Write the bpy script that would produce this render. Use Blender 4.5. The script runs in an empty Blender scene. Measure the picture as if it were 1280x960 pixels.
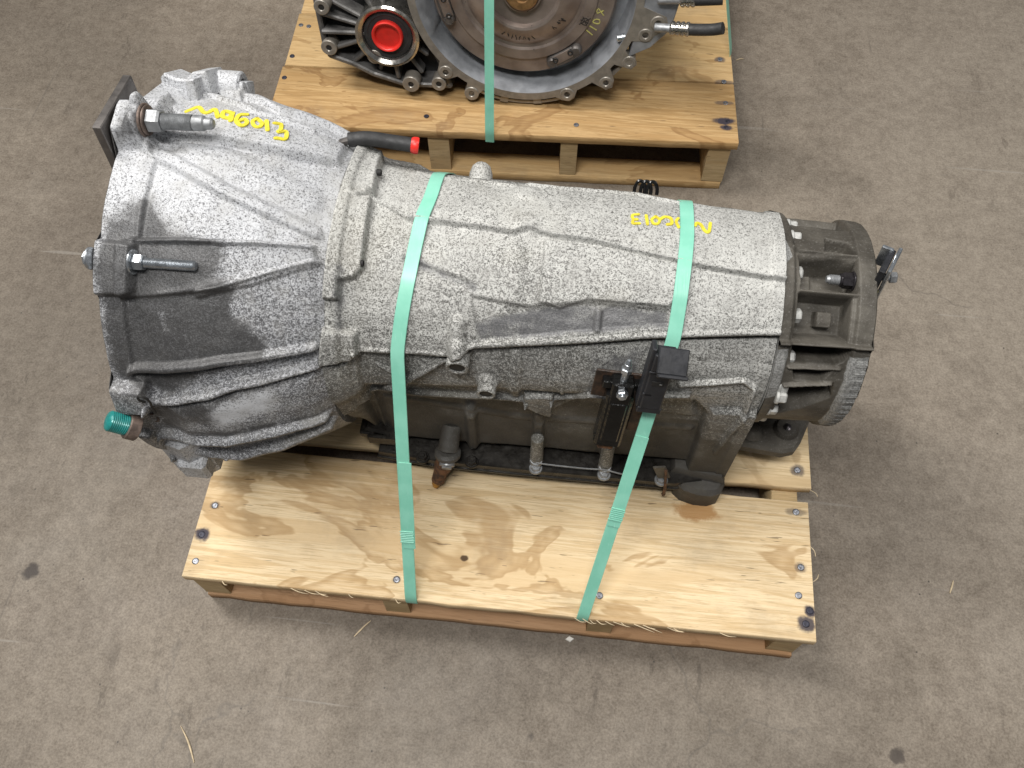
import bpy, bmesh, math, random
import numpy as np
from mathutils import Matrix, Vector

# ------------------------------------------------------------------ camera, light, exposure
sc = bpy.context.scene
COL = sc.collection
random.seed(4)
RNG = np.random.default_rng(7)

cam = bpy.data.cameras.new('camera')
cam.sensor_width = 36.0
cam.lens = 36.0 * 1075.99 / 1280.0
cam.clip_start = 0.01
cam.clip_end = 100
camo = bpy.data.objects.new('camera', cam)
COL.objects.link(camo)
def cam_axes(p, y, r):
    f = Vector((math.sin(y) * math.cos(p), math.cos(y) * math.cos(p), -math.sin(p)))
    rt = Vector((math.cos(y), -math.sin(y), 0))
    up = rt.cross(f)
    return rt * math.cos(r) + up * math.sin(r), -rt * math.sin(r) + up * math.cos(r), f
_a, _b, _c = cam_axes(1.05877, -0.11497, -0.01142)
camo.matrix_world = Matrix(((_a.x, _b.x, -_c.x, .45969), (_a.y, _b.y, -_c.y, -.27822), (_a.z, _b.z, -_c.z, 1.17511), (0, 0, 0, 1)))
sc.camera = camo

w = bpy.data.worlds.new('World')
sc.world = w
w.use_nodes = True
w.node_tree.nodes['Background'].inputs[0].default_value = (.95, .97, 1.0, 1)
w.node_tree.nodes['Background'].inputs[1].default_value = 0.12

def area(name, loc, target, sx, sy, power, col):
    l = bpy.data.lights.new(name, 'AREA')
    l.shape = 'RECTANGLE'; l.size = sx; l.size_y = sy; l.energy = power; l.color = col
    o = bpy.data.objects.new(name, l)
    COL.objects.link(o)
    o.location = loc
    o.rotation_euler = (Vector(target) - Vector(loc)).to_track_quat('-Z', 'Y').to_euler()
    return o
# warehouse strip lights under the roof
area('ceiling_light', (-1.15, .95, 3.1), (.3, .35, .2), .45, 1.6, 78, (1.0, .97, .93))
area('ceiling_light', (.0, -.75, 3.3), (.35, .4, .2), 1.5, .4, 80, (1.0, .98, .95))
area('ceiling_light', (2.1, .7, 3.4), (.4, .35, .2), .6, 2.0, 32, (1.0, .97, .93))

sc.view_settings.view_transform = 'Standard'
sc.view_settings.look = 'None'
sc.view_settings.gamma = 1
sc.view_settings.use_curve_mapping = False
sc.view_settings.exposure = 0.10
D2R = math.pi / 180

# ------------------------------------------------------------------ material helpers
class NT:
    def __init__(s, name):
        s.m = bpy.data.materials.new(name); s.m.use_nodes = True
        s.t = s.m.node_tree; s.b = s.t.nodes['Principled BSDF']
        s.tc = s.t.nodes.new('ShaderNodeTexCoord'); s.obj = s.tc.outputs['Object']
    def L(s, a, b):
        if hasattr(a, 'links'): s.t.links.new(a, b)
        else:
            if b.type == 'RGBA' and not hasattr(a, '__len__'): a = (a, a, a, 1)
            elif b.type == 'RGBA' and len(a) == 3: a = (*a, 1)
            b.default_value = a
    def mapv(s, sc_=(1, 1, 1), loc=(0, 0, 0), rot=(0, 0, 0), vec=None):
        n = s.t.nodes.new('ShaderNodeMapping'); s.L(vec or s.obj, n.inputs[0])
        n.inputs['Scale'].default_value = sc_; n.inputs['Location'].default_value = loc; n.inputs['Rotation'].default_value = rot
        return n.outputs[0]
    def noise(s, scale, detail=3, rough=.55, vec=None, dist=0, col=False):
        n = s.t.nodes.new('ShaderNodeTexNoise'); s.L(vec or s.obj, n.inputs['Vector'])
        n.inputs['Scale'].default_value = scale; n.inputs['Detail'].default_value = detail
        n.inputs['Roughness'].default_value = rough; n.inputs['Distortion'].default_value = dist
        return n.outputs['Color' if col else 'Fac']
    def vor(s, scale, vec=None, feat='F1', out='Distance'):
        n = s.t.nodes.new('ShaderNodeTexVoronoi'); n.feature = feat; s.L(vec or s.obj, n.inputs['Vector']); n.inputs['Scale'].default_value = scale
        return n.outputs[out]
    def ramp(s, fac, lo, hi, a=0.0, b=1.0):
        n = s.t.nodes.new('ShaderNodeMapRange'); n.interpolation_type = 'SMOOTHSTEP'
        s.L(fac, n.inputs['Value'])
        for k, v in (('From Min', lo), ('From Max', hi), ('To Min', a), ('To Max', b)): s.L(v, n.inputs[k])
        return n.outputs['Result']
    def m2(s, op, a, b=0.0, c=None, clamp=False):
        n = s.t.nodes.new('ShaderNodeMath'); n.operation = op; n.use_clamp = clamp
        s.L(a, n.inputs[0]); s.L(b, n.inputs[1])
        if c is not None: s.L(c, n.inputs[2])
        return n.outputs[0]
    def mix(s, a, b, fac, mode='MIX'):
        n = s.t.nodes.new('ShaderNodeMix'); n.data_type = 'RGBA'; n.blend_type = mode
        s.L(fac, n.inputs[0]); s.L(a, n.inputs[6]); s.L(b, n.inputs[7])
        return n.outputs[2]
    def attr(s, name):
        n = s.t.nodes.new('ShaderNodeAttribute'); n.attribute_name = name
        return n.outputs['Fac']
    def dist(s, p, scale=(1, 1, 1), vec=None):
        v = s.mapv(scale, tuple(-p[i] * scale[i] for i in range(3)), vec=vec)
        n = s.t.nodes.new('ShaderNodeVectorMath'); n.operation = 'LENGTH'; s.L(v, n.inputs[0])
        return n.outputs['Value']
    def bump(s, h, dist, strength=1.0):
        n = s.t.nodes.new('ShaderNodeBump'); n.inputs['Distance'].default_value = dist; n.inputs['Strength'].default_value = strength
        s.L(h, n.inputs['Height']); s.L(n.outputs[0], s.b.inputs['Normal'])
    def done(s, col, rough=.6, metal=0.0, spec=.5):
        s.L(col, s.b.inputs['Base Color']); s.L(rough, s.b.inputs['Roughness']); s.L(metal, s.b.inputs['Metallic']); s.L(spec, s.b.inputs['Specular IOR Level'])
        return s.m

def cast_mat(name, light, dark, dens=.5, oilcol=(.10, .10, .105)):
    n = NT(name)
    sp = n.noise(780, 2, .75); sp2 = n.noise(330, 2, .6); big = n.noise(14, 4, .6); mid = n.noise(45, 3, .6)
    oil0 = n.attr('oil'); gr = n.attr('grime_shade')  # second attribute: dirt plus shade painted into the lower castings
    edge = n.m2('MULTIPLY_ADD', n.m2('SUBTRACT', n.noise(34, 6, .72), .5), 1.7, oil0)
    oil = n.ramp(edge, .22, .80)
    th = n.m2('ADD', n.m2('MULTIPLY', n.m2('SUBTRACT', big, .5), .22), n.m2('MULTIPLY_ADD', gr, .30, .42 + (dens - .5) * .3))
    s1 = n.m2('MULTIPLY_ADD', n.m2('SUBTRACT', sp2, .5), .55, sp)
    fac = n.ramp(s1, n.m2('SUBTRACT', th, .13), n.m2('ADD', th, .15))
    c = n.mix(dark, light, fac)
    c = n.mix(c, n.mix(c, (.30, .295, .28), .40), n.ramp(mid, .4, .75))
    yel = n.m2('MULTIPLY', n.ramp(n.noise(9, 3), .5, .75), .25)
    c = n.mix(c, n.mix(c, (.34, .31, .23), .7), yel)
    c = n.mix(c, n.mix(oilcol, tuple(x * 1.7 for x in oilcol), n.m2('MULTIPLY', n.ramp(sp, .4, .7), n.ramp(mid, .35, .75))), n.m2('MULTIPLY', oil, .86))
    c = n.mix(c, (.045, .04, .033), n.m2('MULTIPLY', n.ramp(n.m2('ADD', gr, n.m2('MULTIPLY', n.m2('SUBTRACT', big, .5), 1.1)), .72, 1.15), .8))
    pit = n.ramp(n.vor(60), .02, .055)
    c = n.mix((.05, .05, .05), c, n.m2('ADD', pit, n.ramp(n.noise(30), .42, .5), clamp=True))
    n.bump(n.m2('MULTIPLY_ADD', sp, .6, n.m2('MULTIPLY', sp2, .9)), .0011, .55)
    return n.done(c, n.ramp(oil, 0, 1, .62, .42), .12, .4)

MAT = {}
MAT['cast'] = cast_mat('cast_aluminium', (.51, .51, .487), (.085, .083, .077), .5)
MAT['bell'] = cast_mat('bell_aluminium', (.515, .525, .545), (.095, .095, .10), .44, (.048, .047, .047))

def tail_mat():
    n = NT('dark_cast_iron_grey')
    big = n.noise(25, 4); sp = n.noise(500, 3, .7)
    c = n.mix((.055, .049, .040), (.115, .105, .088), n.ramp(big, .3, .7))
    c = n.mix(c, (.24, .23, .215), n.m2('MULTIPLY', n.ramp(sp, .56, .72), .55))
    ch = n.attr('oil')
    c = n.mix(c, n.mix((.30, .30, .29), (.16, .16, .155), n.ramp(sp, .4, .6)), n.ramp(n.m2('MULTIPLY_ADD', n.m2('SUBTRACT', n.noise(60, 4), .5), .8, ch), .4, .6))
    n.bump(n.m2('MULTIPLY_ADD', sp, .5, n.noise(160, 2)), .0010, .6)
    return n.done(c, .58, .1, .4)
MAT['tail'] = tail_mat()

def simple(name, col, rough=.5, metal=0.0, var=.25, scale=60, bump=0.0, spec=.5, col2=None):
    n = NT(name)
    f = n.noise(scale, 4, .6)
    c2 = col2 or tuple(x * (1 - var) for x in col)
    c = n.mix(c2, col, n.ramp(f, .35, .65))
    if bump: n.bump(n.noise(scale * 4, 3), bump, .5)
    r = n.ramp(n.noise(scale * 1.7, 3), .3, .7, max(rough - .1, .02), min(rough + .1, 1))
    return n.done(c, r, metal, spec)
MAT['zinc'] = simple('zinc_plated_steel', (.62, .66, .70), .28, .9, .3, 90)
MAT['dullzinc'] = simple('dull_zinc', (.36, .37, .38), .5, .6, .3, 120)
MAT['silver'] = simple('pale_bolt_paint', (.48, .48, .46), .55, .1, .35, 150, .0004)
MAT['steel'] = simple('raw_steel_plate', (.19, .175, .165), .45, .7, .35, 50, .0003)
MAT['darkbolt'] = simple('black_oxide_steel', (.06, .055, .06), .32, .7, .3, 120)
MAT['rust'] = simple('rusty_steel', (.16, .075, .035), .8, .1, .6, 130, .0008, col2=(.05, .028, .018))
MAT['darkrust'] = simple('oily_rust', (.07, .04, .025), .45, .2, .6, 90, .0008, col2=(.025, .018, .014))
MAT['washer'] = simple('brown_washer_steel', (.20, .15, .125), .6, .4, .5, 130)
MAT['brass'] = simple('brass_tip', (.48, .26, .06), .4, .6, .5, 140)
MAT['black'] = simple('black_plastic', (.022, .023, .027), .42, 0, .3, 60, .0003)
MAT['oily'] = simple('oily_black_plastic', (.008, .008, .008), .18, 0, .5, 45, .0012, .35)
MAT['rubber'] = simple('black_rubber', (.03, .03, .031), .6, 0, .3, 90, .0003)
MAT['red'] = simple('red_plastic_cap', (.72, .03, .022), .38, 0, .2, 40)
MAT['yellow'] = simple('yellow_paint_pen', (.80, .68, .05), .55, 0, .3, 200, .0003)
MAT['pen'] = simple('dull_yellow_pen', (.55, .52, .16), .6, 0, .2, 200)
MAT['ink'] = simple('black_stamp_ink', (.035, .03, .027), .7, 0, .2, 200)
MAT['teal'] = simple('teal_thread_insert', (.02, .23, .215), .35, .1, .3, 100)
MAT['hole'] = simple('dark_bore', (.02, .019, .018), .7, 0, .4, 100)
MAT['pan'] = simple('oily_pan_steel', (.035, .032, .028), .35, .4, .5, 70, .0008, col2=(.016, .014, .012))
MAT['nail'] = simple('nail_head_steel', (.30, .31, .34), .4, .8, .5, 300)
MAT['darknail'] = simple('blackened_nail', (.05, .05, .07), .5, .5, .5, 300)
MAT['splinter'] = simple('pale_wood_fibre', (.62, .50, .33), .8, 0, .3, 90)
MAT['chip'] = simple('white_chip', (.75, .73, .68), .7, 0, .1, 90)
MAT['txcast'] = simple('grey_machined_cast', (.33, .345, .37), .42, .25, .35, 26, .0005)
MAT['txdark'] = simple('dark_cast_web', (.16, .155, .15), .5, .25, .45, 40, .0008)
MAT['txface'] = simple('machined_flange_face', (.30, .275, .24), .38, .4, .25, 70)
MAT['txblack'] = simple('deep_casting_back', (.03, .03, .03), .55, .1, .4, 50)
MAT['bronze'] = simple('bronze_hub', (.36, .21, .09), .4, .5, .5, 60)
MAT['chrome'] = simple('bright_bearing_ring', (.55, .53, .49), .22, .95, .3, 50)

def conv_mat():
    n = NT('converter_steel')
    f = n.noise(22, 4); g = n.noise(220, 3, .7)
    c = n.mix((.21, .17, .148), (.35, .295, .26), n.ramp(f, .3, .7))
    c = n.mix(c, (.22, .12, .06), n.m2('MULTIPLY', n.ramp(n.noise(13, 3), .55, .75), .5))
    c = n.mix((.04, .035, .03), c, n.m2('ADD', n.ramp(n.vor(90), .05, .12), n.ramp(n.noise(35), .45, .5), clamp=True))
    n.bump(g, .0003, .4)
    return n.done(c, n.ramp(g, .3, .7, .36, .5), .55, .5)
MAT['conv'] = conv_mat()

def strap_mat():
    n = NT('mint_green_strap')
    f = n.noise(40, 3)
    c = n.mix((.205, .535, .405), (.255, .60, .465), n.ramp(f, .3, .7))
    sc1 = n.noise(160, 3, .6, n.mapv((9, .4, .4)))
    c = n.mix(c, (.50, .74, .66), n.m2('MULTIPLY', n.ramp(sc1, .66, .74), .5))
    wv = n.noise(700, 2, .5, n.mapv((1, .06, .06)))
    n.bump(wv, .0003, .5)
    return n.done(c, .36, 0, .5)
MAT['strap'] = strap_mat()

def wood_mat(name, pale, mid_, amber, seed, stain=.5, spots=(), rotz=0.0):
    n = NT(name)
    v0 = n.mapv((1, 1, 1), (seed * 1.7, seed * .9, seed * .31))
    warp = n.noise(5, 2, .5, v0)
    vy = n.mapv((.9, 15, 15), (seed, seed * 2.3, 0))
    grain = n.noise(6.5, 5, .62, vy, 1.6)
    fine = n.noise(42, 3, .6, n.mapv((.8, 18, 18), (seed * 3, 0, 0)))
    bands = n.noise(2.6, 2, .5, n.mapv((.55, 7, 7), (seed * 5, seed, 0)), 1.2)
    c = n.mix(mid_, pale, n.ramp(grain, .34, .62))
    c = n.mix(c, tuple(x * .78 for x in mid_), n.m2('MULTIPLY', n.ramp(fine, .50, .66), .65))
    c = n.mix(c, tuple(a * b for a, b in zip(pale, (.86, .80, .72))), n.m2('MULTIPLY', n.ramp(bands, .5, .66), .7))
    # water marks: amber fill with a darker dried rim
    st = n.noise(5.2, 4, .55, n.mapv((1.0, 2.0, 1), (seed * 2.1 + .2, seed, 0)), .7)
    fill = n.ramp(st, .62 - stain * .1, .64 - stain * .1)
    rim = n.m2('MULTIPLY', fill, n.ramp(st, .64 - stain * .1, .70 - stain * .1, 1, 0))
    c = n.mix(c, n.mix(c, amber, .28), n.m2('MULTIPLY', fill, min(1, stain)))
    c = n.mix(c, tuple(x * .72 for x in amber), n.m2('MULTIPLY', rim, .55 * min(1, stain)))
    # pencil-thin flecks and checks
    fl = n.ramp(n.noise(30, 2, .5, n.mapv((1, 8, 8), (seed * 7, 3, 0))), .70, .74)
    c = n.mix(c, (.10, .065, .035), n.m2('MULTIPLY', fl, .6))
    dirt = n.ramp(n.noise(9, 5, .65, v0), .52, .72)
    c = n.mix(c, n.mix(c, (.16, .13, .10), .5), n.m2('MULTIPLY', dirt, .42))
    wob = n.m2('MULTIPLY', n.m2('SUBTRACT', n.noise(90, 3, .6), .5), .9)
    for (px, py, pz, rx, ry, col, amt) in spots:
        d = n.m2('ADD', n.dist((px, py, pz), (1 / rx, 1 / ry, 1 / .05)), wob)
        c = n.mix(c, col, n.ramp(d, .55, 1.05, amt, 0))
    n.bump(n.m2('MULTIPLY_ADD', fine, .5, grain), .0013, .5)
    return n.done(c, .72, 0, .25)

def floor_mat():
    n = NT('stained_concrete')
    a = n.noise(1.1, 4, .6); b = n.noise(6, 6, .65); c3 = n.noise(45, 5, .7); f = n.noise(320, 3, .7)
    c = n.mix((.108, .084, .062), (.160, .134, .105), n.ramp(a, .40, .60))
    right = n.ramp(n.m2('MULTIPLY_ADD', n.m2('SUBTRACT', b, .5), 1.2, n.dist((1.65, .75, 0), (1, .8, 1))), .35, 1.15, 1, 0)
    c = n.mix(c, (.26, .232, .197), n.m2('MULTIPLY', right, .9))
    c = n.mix(c, (.078, .064, .051), n.m2('MULTIPLY', n.ramp(b, .50, .72), .30))
    c = n.mix(c, (.27, .245, .21), n.m2('MULTIPLY', n.ramp(n.noise(3.1, 6, .7, n.mapv((1, 1, 1), (4, 2, 0))), .54, .7), .45))
    c = n.mix(c, n.mix((.075, .062, .05), (.29, .265, .23), n.ramp(c3, .3, .7)), .36)
    g = n.noise(120, 6, .8)
    c = n.mix(c, n.mix((.06, .05, .04), (.31, .275, .235), n.ramp(g, .36, .64)), .20)
    c = n.mix(c, n.mix((.05, .043, .036), (.40, .37, .33), n.ramp(f, .3, .7)), .20)
    rub = n.m2('MULTIPLY', n.ramp(n.noise(26, 6, .75, n.mapv((1, .35, 1), (2, 5, 0), (0, 0, .7))), .57, .66), n.ramp(n.noise(2.7, 3), .45, .62))
    c = n.mix(c, (.065, .054, .044), n.m2('MULTIPLY', rub, .55))
    pale = n.m2('MULTIPLY', n.ramp(n.noise(19, 6, .78, n.mapv((1, 1, 1), (7, 1, 0))), .58, .68), n.ramp(n.noise(2.1, 3, .5, n.mapv((1, 1, 1), (1, 8, 0))), .45, .6))
    c = n.mix(c, (.30, .27, .235), n.m2('MULTIPLY', pale, .45))
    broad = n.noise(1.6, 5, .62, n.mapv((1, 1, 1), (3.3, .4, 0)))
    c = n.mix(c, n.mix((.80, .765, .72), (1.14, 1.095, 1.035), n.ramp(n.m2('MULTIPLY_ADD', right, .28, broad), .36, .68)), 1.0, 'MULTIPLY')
    # drops and dark specks
    c = n.mix((.055, .045, .038), c, n.m2('ADD', n.ramp(n.m2('MULTIPLY_ADD', n.m2('SUBTRACT', n.noise(70, 3), .5), .12, n.vor(7)), .06, .10), n.ramp(n.noise(4.3, 2, .5, n.mapv((1, 1, 1), (9, 1, 0))), .44, .5), clamp=True))
    c = n.mix((.07, .06, .05), c, n.m2('ADD', n.ramp(n.vor(34), .03, .06), n.ramp(n.noise(8, 2), .5, .55), clamp=True))
    # hairline scratches and cracks
    w1 = n.mapv((1, 1, 1), (0, 0, 0), (0, 0, .9), vec=None)
    cr = n.vor(2.6, n.mix(n.obj, n.noise(4, 4, .6, col=True), .18), 'DISTANCE_TO_EDGE')
    crm = n.m2('MULTIPLY', n.ramp(cr, .0, .006, 1, 0), n.ramp(n.noise(2.2, 2), .58, .64))
    c = n.mix(c, (.085, .075, .065), n.m2('MULTIPLY', crm, .35))
    sw = n.noise(3, 2, .5, n.mapv((1, 26, 1), (0, 0, 0), (0, 0, 1.1)))
    c = n.mix(c, (.33, .31, .28), n.m2('MULTIPLY', n.ramp(sw, .70, .75), .30))
    sw2 = n.noise(2.4, 3, .5, n.mapv((34, 1, 1), (3, 0, 0), (0, 0, .25)))
    c = n.mix(c, (.08, .07, .06), n.m2('MULTIPLY', n.ramp(sw2, .70, .75), .3))
    n.bump(n.m2('MULTIPLY_ADD', c3, .7, n.m2('MULTIPLY', f, .35)), .0016, .4)
    return n.done(c, n.ramp(b, .3, .7, .45, .65), 0, .3)
MAT['floor'] = floor_mat()

# ------------------------------------------------------------------ geometry helpers
ROOT = {}
def tag(o, label=None, cat=None, group=None, kind=None):
    for k, v in (('label', label), ('category', cat), ('group', group), ('kind', kind)):
        if v: o[k] = v
    return o
def thing(name, loc, label, cat, group=None):
    o = bpy.data.objects.new(name, None); COL.objects.link(o)
    o.location = loc; o.empty_display_size = .02
    ROOT[o] = np.array(loc, float)
    return tag(o, label, cat, group)
def mesh(name, V, F, mat, smooth=True, recalc=True, attrs=None, angle=None):
    me = bpy.data.meshes.new(name)
    V = np.asarray(V, float)
    if isinstance(F, np.ndarray):
        me.vertices.add(len(V)); me.vertices.foreach_set('co', V.astype(np.float32).ravel())
        k = F.shape[1]
        me.loops.add(F.size); me.loops.foreach_set('vertex_index', F.astype(np.int32).ravel())
        me.polygons.add(len(F)); me.polygons.foreach_set('loop_start', np.arange(0, F.size, k, dtype=np.int32))
        me.update(calc_edges=True); me.validate()
    else:
        me.from_pydata([tuple(v) for v in V], [], [tuple(int(i) for i in f) for f in F])
        if recalc:
            bm = bmesh.new(); bm.from_mesh(me); bmesh.ops.recalc_face_normals(bm, faces=bm.faces); bm.to_mesh(me); bm.free()
    if attrs:
        for k, a in attrs.items():
            at = me.attributes.new(k, 'FLOAT', 'POINT'); at.data.foreach_set('value', np.asarray(a, np.float32).ravel())
    me.polygons.foreach_set('use_smooth', [bool(smooth)] * len(me.polygons))
    if smooth and angle: me.set_sharp_from_angle(angle=angle * D2R)
    me.materials.append(MAT[mat] if isinstance(mat, str) else mat)
    return me
def part(name, VF, mat, parent, smooth=True, angle=35, const=None, **kw):
    """link world-space geometry as a child of a thing (or of one of its parts)"""
    V, F = VF
    if const: kw['attrs'] = {'oil': [const[0]] * len(V), 'grime_shade': [const[1]] * len(V)}
    r = ROOT[parent]
    o = bpy.data.objects.new(name, mesh(name, np.asarray(V, float) - r, F, mat, smooth, angle=angle, **kw))
    COL.objects.link(o); o.parent = parent; ROOT[o] = r
    return o
def solo(name, VF, mat, loc, label, cat, group=None, smooth=True, angle=35):
    V, F = VF
    o = bpy.data.objects.new(name, mesh(name, np.asarray(V, float) - np.array(loc), F, mat, smooth, angle=angle))
    COL.objects.link(o); o.location = loc; ROOT[o] = np.array(loc, float)
    return tag(o, label, cat, group)
def cat(*gs):
    V = []; F = []; k = 0
    for v, f in gs:
        V.append(np.asarray(v, float)); F += [tuple(i + k for i in q) for q in f]; k += len(v)
    return np.concatenate(V), F
def nrm(v):
    v = np.asarray(v, float); return v / max(np.linalg.norm(v), 1e-12)
def basis(d):
    d = nrm(d); a = np.array([0, 0, 1.]) if abs(d[2]) < .9 else np.array([1., 0, 0])
    u = nrm(np.cross(a, d)); return u, np.cross(d, u), d
def box(c, s, ax=None, ch=.0015):
    """chamfered box; ax = three axes as rows"""
    c = np.asarray(c, float); h = np.asarray(s, float) / 2; A = np.eye(3) if ax is None else np.asarray(ax, float)
    ch = min(ch, h.min() * .6); V = []; idx = {}
    for sx in (-1, 1):
        for sy in (-1, 1):
            for sz in (-1, 1):
                for k in range(3):
                    p = np.array([sx, sy, sz]) * h
                    for j in range(3):
                        if j != k: p[j] -= (sx, sy, sz)[j] * ch
                    idx[(sx, sy, sz, k)] = len(V); V.append(c + p @ A)
    F = []
    for k in range(3):
        i, j = [(1, 2), (0, 2), (0, 1)][k]
        for sg in (-1, 1):
            q = []
            for (p, r) in ((-1, -1), (1, -1), (1, 1), (-1, 1)):
                t = [0, 0, 0]; t[k] = sg; t[i] = p; t[j] = r; q.append(idx[(*t, k)])
            F.append(q)
        for p in (-1, 1):
            for r in (-1, 1):
                t0 = [0, 0, 0]; t0[i] = p; t0[j] = r; t1 = list(t0); t0[k] = -1; t1[k] = 1
                F.append((idx[(*t0, i)], idx[(*t1, i)], idx[(*t1, j)], idx[(*t0, j)]))
    for sx in (-1, 1):
        for sy in (-1, 1):
            for sz in (-1, 1): F.append([idx[(sx, sy, sz, k)] for k in range(3)])
    return np.array(V), F
def lathe(prof, o, d, n=24, phase=0.0, close=False):
    """profile of (radius, height) swept about axis d at o"""
    u, v, d = basis(d); o = np.asarray(o, float); V = []; F = []
    for (r, h) in prof:
        for k in range(n):
            a = phase + 2 * math.pi * k / n
            V.append(o + d * h + (u * math.cos(a) + v * math.sin(a)) * r)
    m = len(prof)
    for i in range(m - 1 + (1 if close else 0)):
        for k in range(n):
            k2 = (k + 1) % n; i2 = (i + 1) % m
            F.append((i * n + k, i * n + k2, i2 * n + k2, i2 * n + k))
    if not close:
        if prof[0][0] > 1e-5: F.append(list(range(n))[::-1])
        if prof[-1][0] > 1e-5: F.append([(m - 1) * n + k for k in range(n)])
    return np.array(V), F
def cyl(p0, p1, r0, r1=None, n=20, ch=.0008):
    p0 = np.asarray(p0, float); p1 = np.asarray(p1, float); L = np.linalg.norm(p1 - p0); r1 = r0 if r1 is None else r1
    ch = min(ch, L * .3, r0 * .3)
    return lathe([(r0 - ch, 0), (r0, ch), (r1, L - ch), (r1 - ch, L)], p0, p1 - p0, n)
def ring(p0, p1, ro, ri, n=28, ch=.0008):
    p0 = np.asarray(p0, float); p1 = np.asarray(p1, float); L = np.linalg.norm(p1 - p0); ch = min(ch, (ro - ri) * .3, L * .3)
    return lathe([(ri, 0), (ro - ch, 0), (ro, ch), (ro, L - ch), (ro - ch, L), (ri + ch, L), (ri, L - ch)], p0, p1 - p0, n, close=True)
def hexa(p0, d, af, h, phase=0.0):
    r = af / math.sqrt(3)
    return lathe([(r * .9, 0), (r, h * .08), (r, h * .85), (r * .86, h)], p0, d, 6, phase)
def thread(p0, d, r, L, pitch=.0016, n=16, tip=.003):
    pr = [(r * .6, 0)]; h = .0003
    while h < L - tip:
        pr += [(r * .86, h), (r, h + pitch * .5)]; h += pitch
    pr += [(r * .84, L - tip), (r * .66, L)]
    return lathe(pr, p0, d, n)
def tube(path, r, n=10, caps=True):
    P = np.asarray(path, float); m = len(P); V = []; F = []
    T = np.gradient(P, axis=0); u = basis(T[0])[0]
    rs = r if hasattr(r, '__len__') else [r] * m
    for i in range(m):
        t = nrm(T[i]); u = nrm(u - t * (u @ t)); v = np.cross(t, u)
        for k in range(n):
            a = 2 * math.pi * k / n; V.append(P[i] + (u * math.cos(a) + v * math.sin(a)) * rs[i])
    for i in range(m - 1):
        for k in range(n): F.append((i * n + k, i * n + (k + 1) % n, (i + 1) * n + (k + 1) % n, (i + 1) * n + k))
    if caps: F += [list(range(n))[::-1], [(m - 1) * n + k for k in range(n)]]
    return np.array(V), F
def spline(pts, n=40):
    P = np.asarray(pts, float); m = len(P); out = []
    Q = np.vstack([2 * P[0] - P[1], P, 2 * P[-1] - P[-2]])
    for t in np.linspace(0, m - 1 - 1e-9, n):
        i = int(t); f = t - i; a, b, c, d = Q[i], Q[i + 1], Q[i + 2], Q[i + 3]
        out.append(.5 * (2 * b + (c - a) * f + (2 * a - 5 * b + 4 * c - d) * f * f + (3 * b - a - 3 * c + d) * f ** 3))
    return np.array(out)
def prism(poly, fn, n0, n1, ch=.0015):
    """polygon (u, v) extruded from n0 to n1 through fn(u, v, n) with a chamfered n1 face"""
    P = np.asarray(poly, float); m = len(P)
    a2 = sum(P[i][0] * P[(i + 1) % m][1] - P[(i + 1) % m][0] * P[i][1] for i in range(m)); sg = 1 if a2 > 0 else -1
    ins = []
    for i in range(m):
        e0 = nrm(P[i] - P[i - 1]); e1 = nrm(P[(i + 1) % m] - P[i]); b = nrm(np.array([-e0[1] - e1[1], e0[0] + e1[0]]) + 1e-9) * sg
        ins.append(P[i] + b * ch)
    s = 1 if n1 > n0 else -1
    V = [fn(*p, n0) for p in P] + [fn(*p, n1 - s * ch) for p in P] + [fn(*p, n1) for p in ins]
    F = [list(range(m)), [2 * m + i for i in range(m)]]
    for k in (0, 1):
        for i in range(m): F.append((k * m + i, k * m + (i + 1) % m, (k + 1) * m + (i + 1) % m, (k + 1) * m + i))
    return np.array(V), F
def ribbon(P, Wd, width, thick):
    """flat band along path P; Wd = width direction per point; thickness away from the cross normal"""
    P = np.asarray(P, float); m = len(P); T = np.gradient(P, axis=0); V = []; F = []
    for i in range(m):
        t = nrm(T[i]); wd = np.asarray(Wd[i], float); wd = nrm(wd - t * (wd @ t)); nn = np.cross(t, wd)
        for (a, b) in ((-1, -.5), (-.94, .5), (.94, .5), (1, -.5)): V.append(P[i] + wd * a * width / 2 + nn * b * thick)
    for i in range(m - 1):
        for k in range(4): F.append((i * 4 + k, i * 4 + (k + 1) % 4, i * 4 + 4 + (k + 1) % 4, i * 4 + 4 + k))
    F += [[0, 1, 2, 3], [(m - 1) * 4 + k for k in (3, 2, 1, 0)]]
    return np.array(V), F

# ------------------------------------------------------------------ floor
n = 24
gx = np.linspace(-3.2, 4.2, n); gy = np.linspace(-2.6, 4.2, n)
V = [(x, y, 0) for y in gy for x in gx]
F = [(j * n + i, j * n + i + 1, (j + 1) * n + i + 1, (j + 1) * n + i) for j in range(n - 1) for i in range(n - 1)]
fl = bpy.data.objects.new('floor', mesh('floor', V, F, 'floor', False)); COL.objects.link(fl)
tag(fl, 'stained grey brown concrete warehouse floor', None, None, 'structure')

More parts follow.
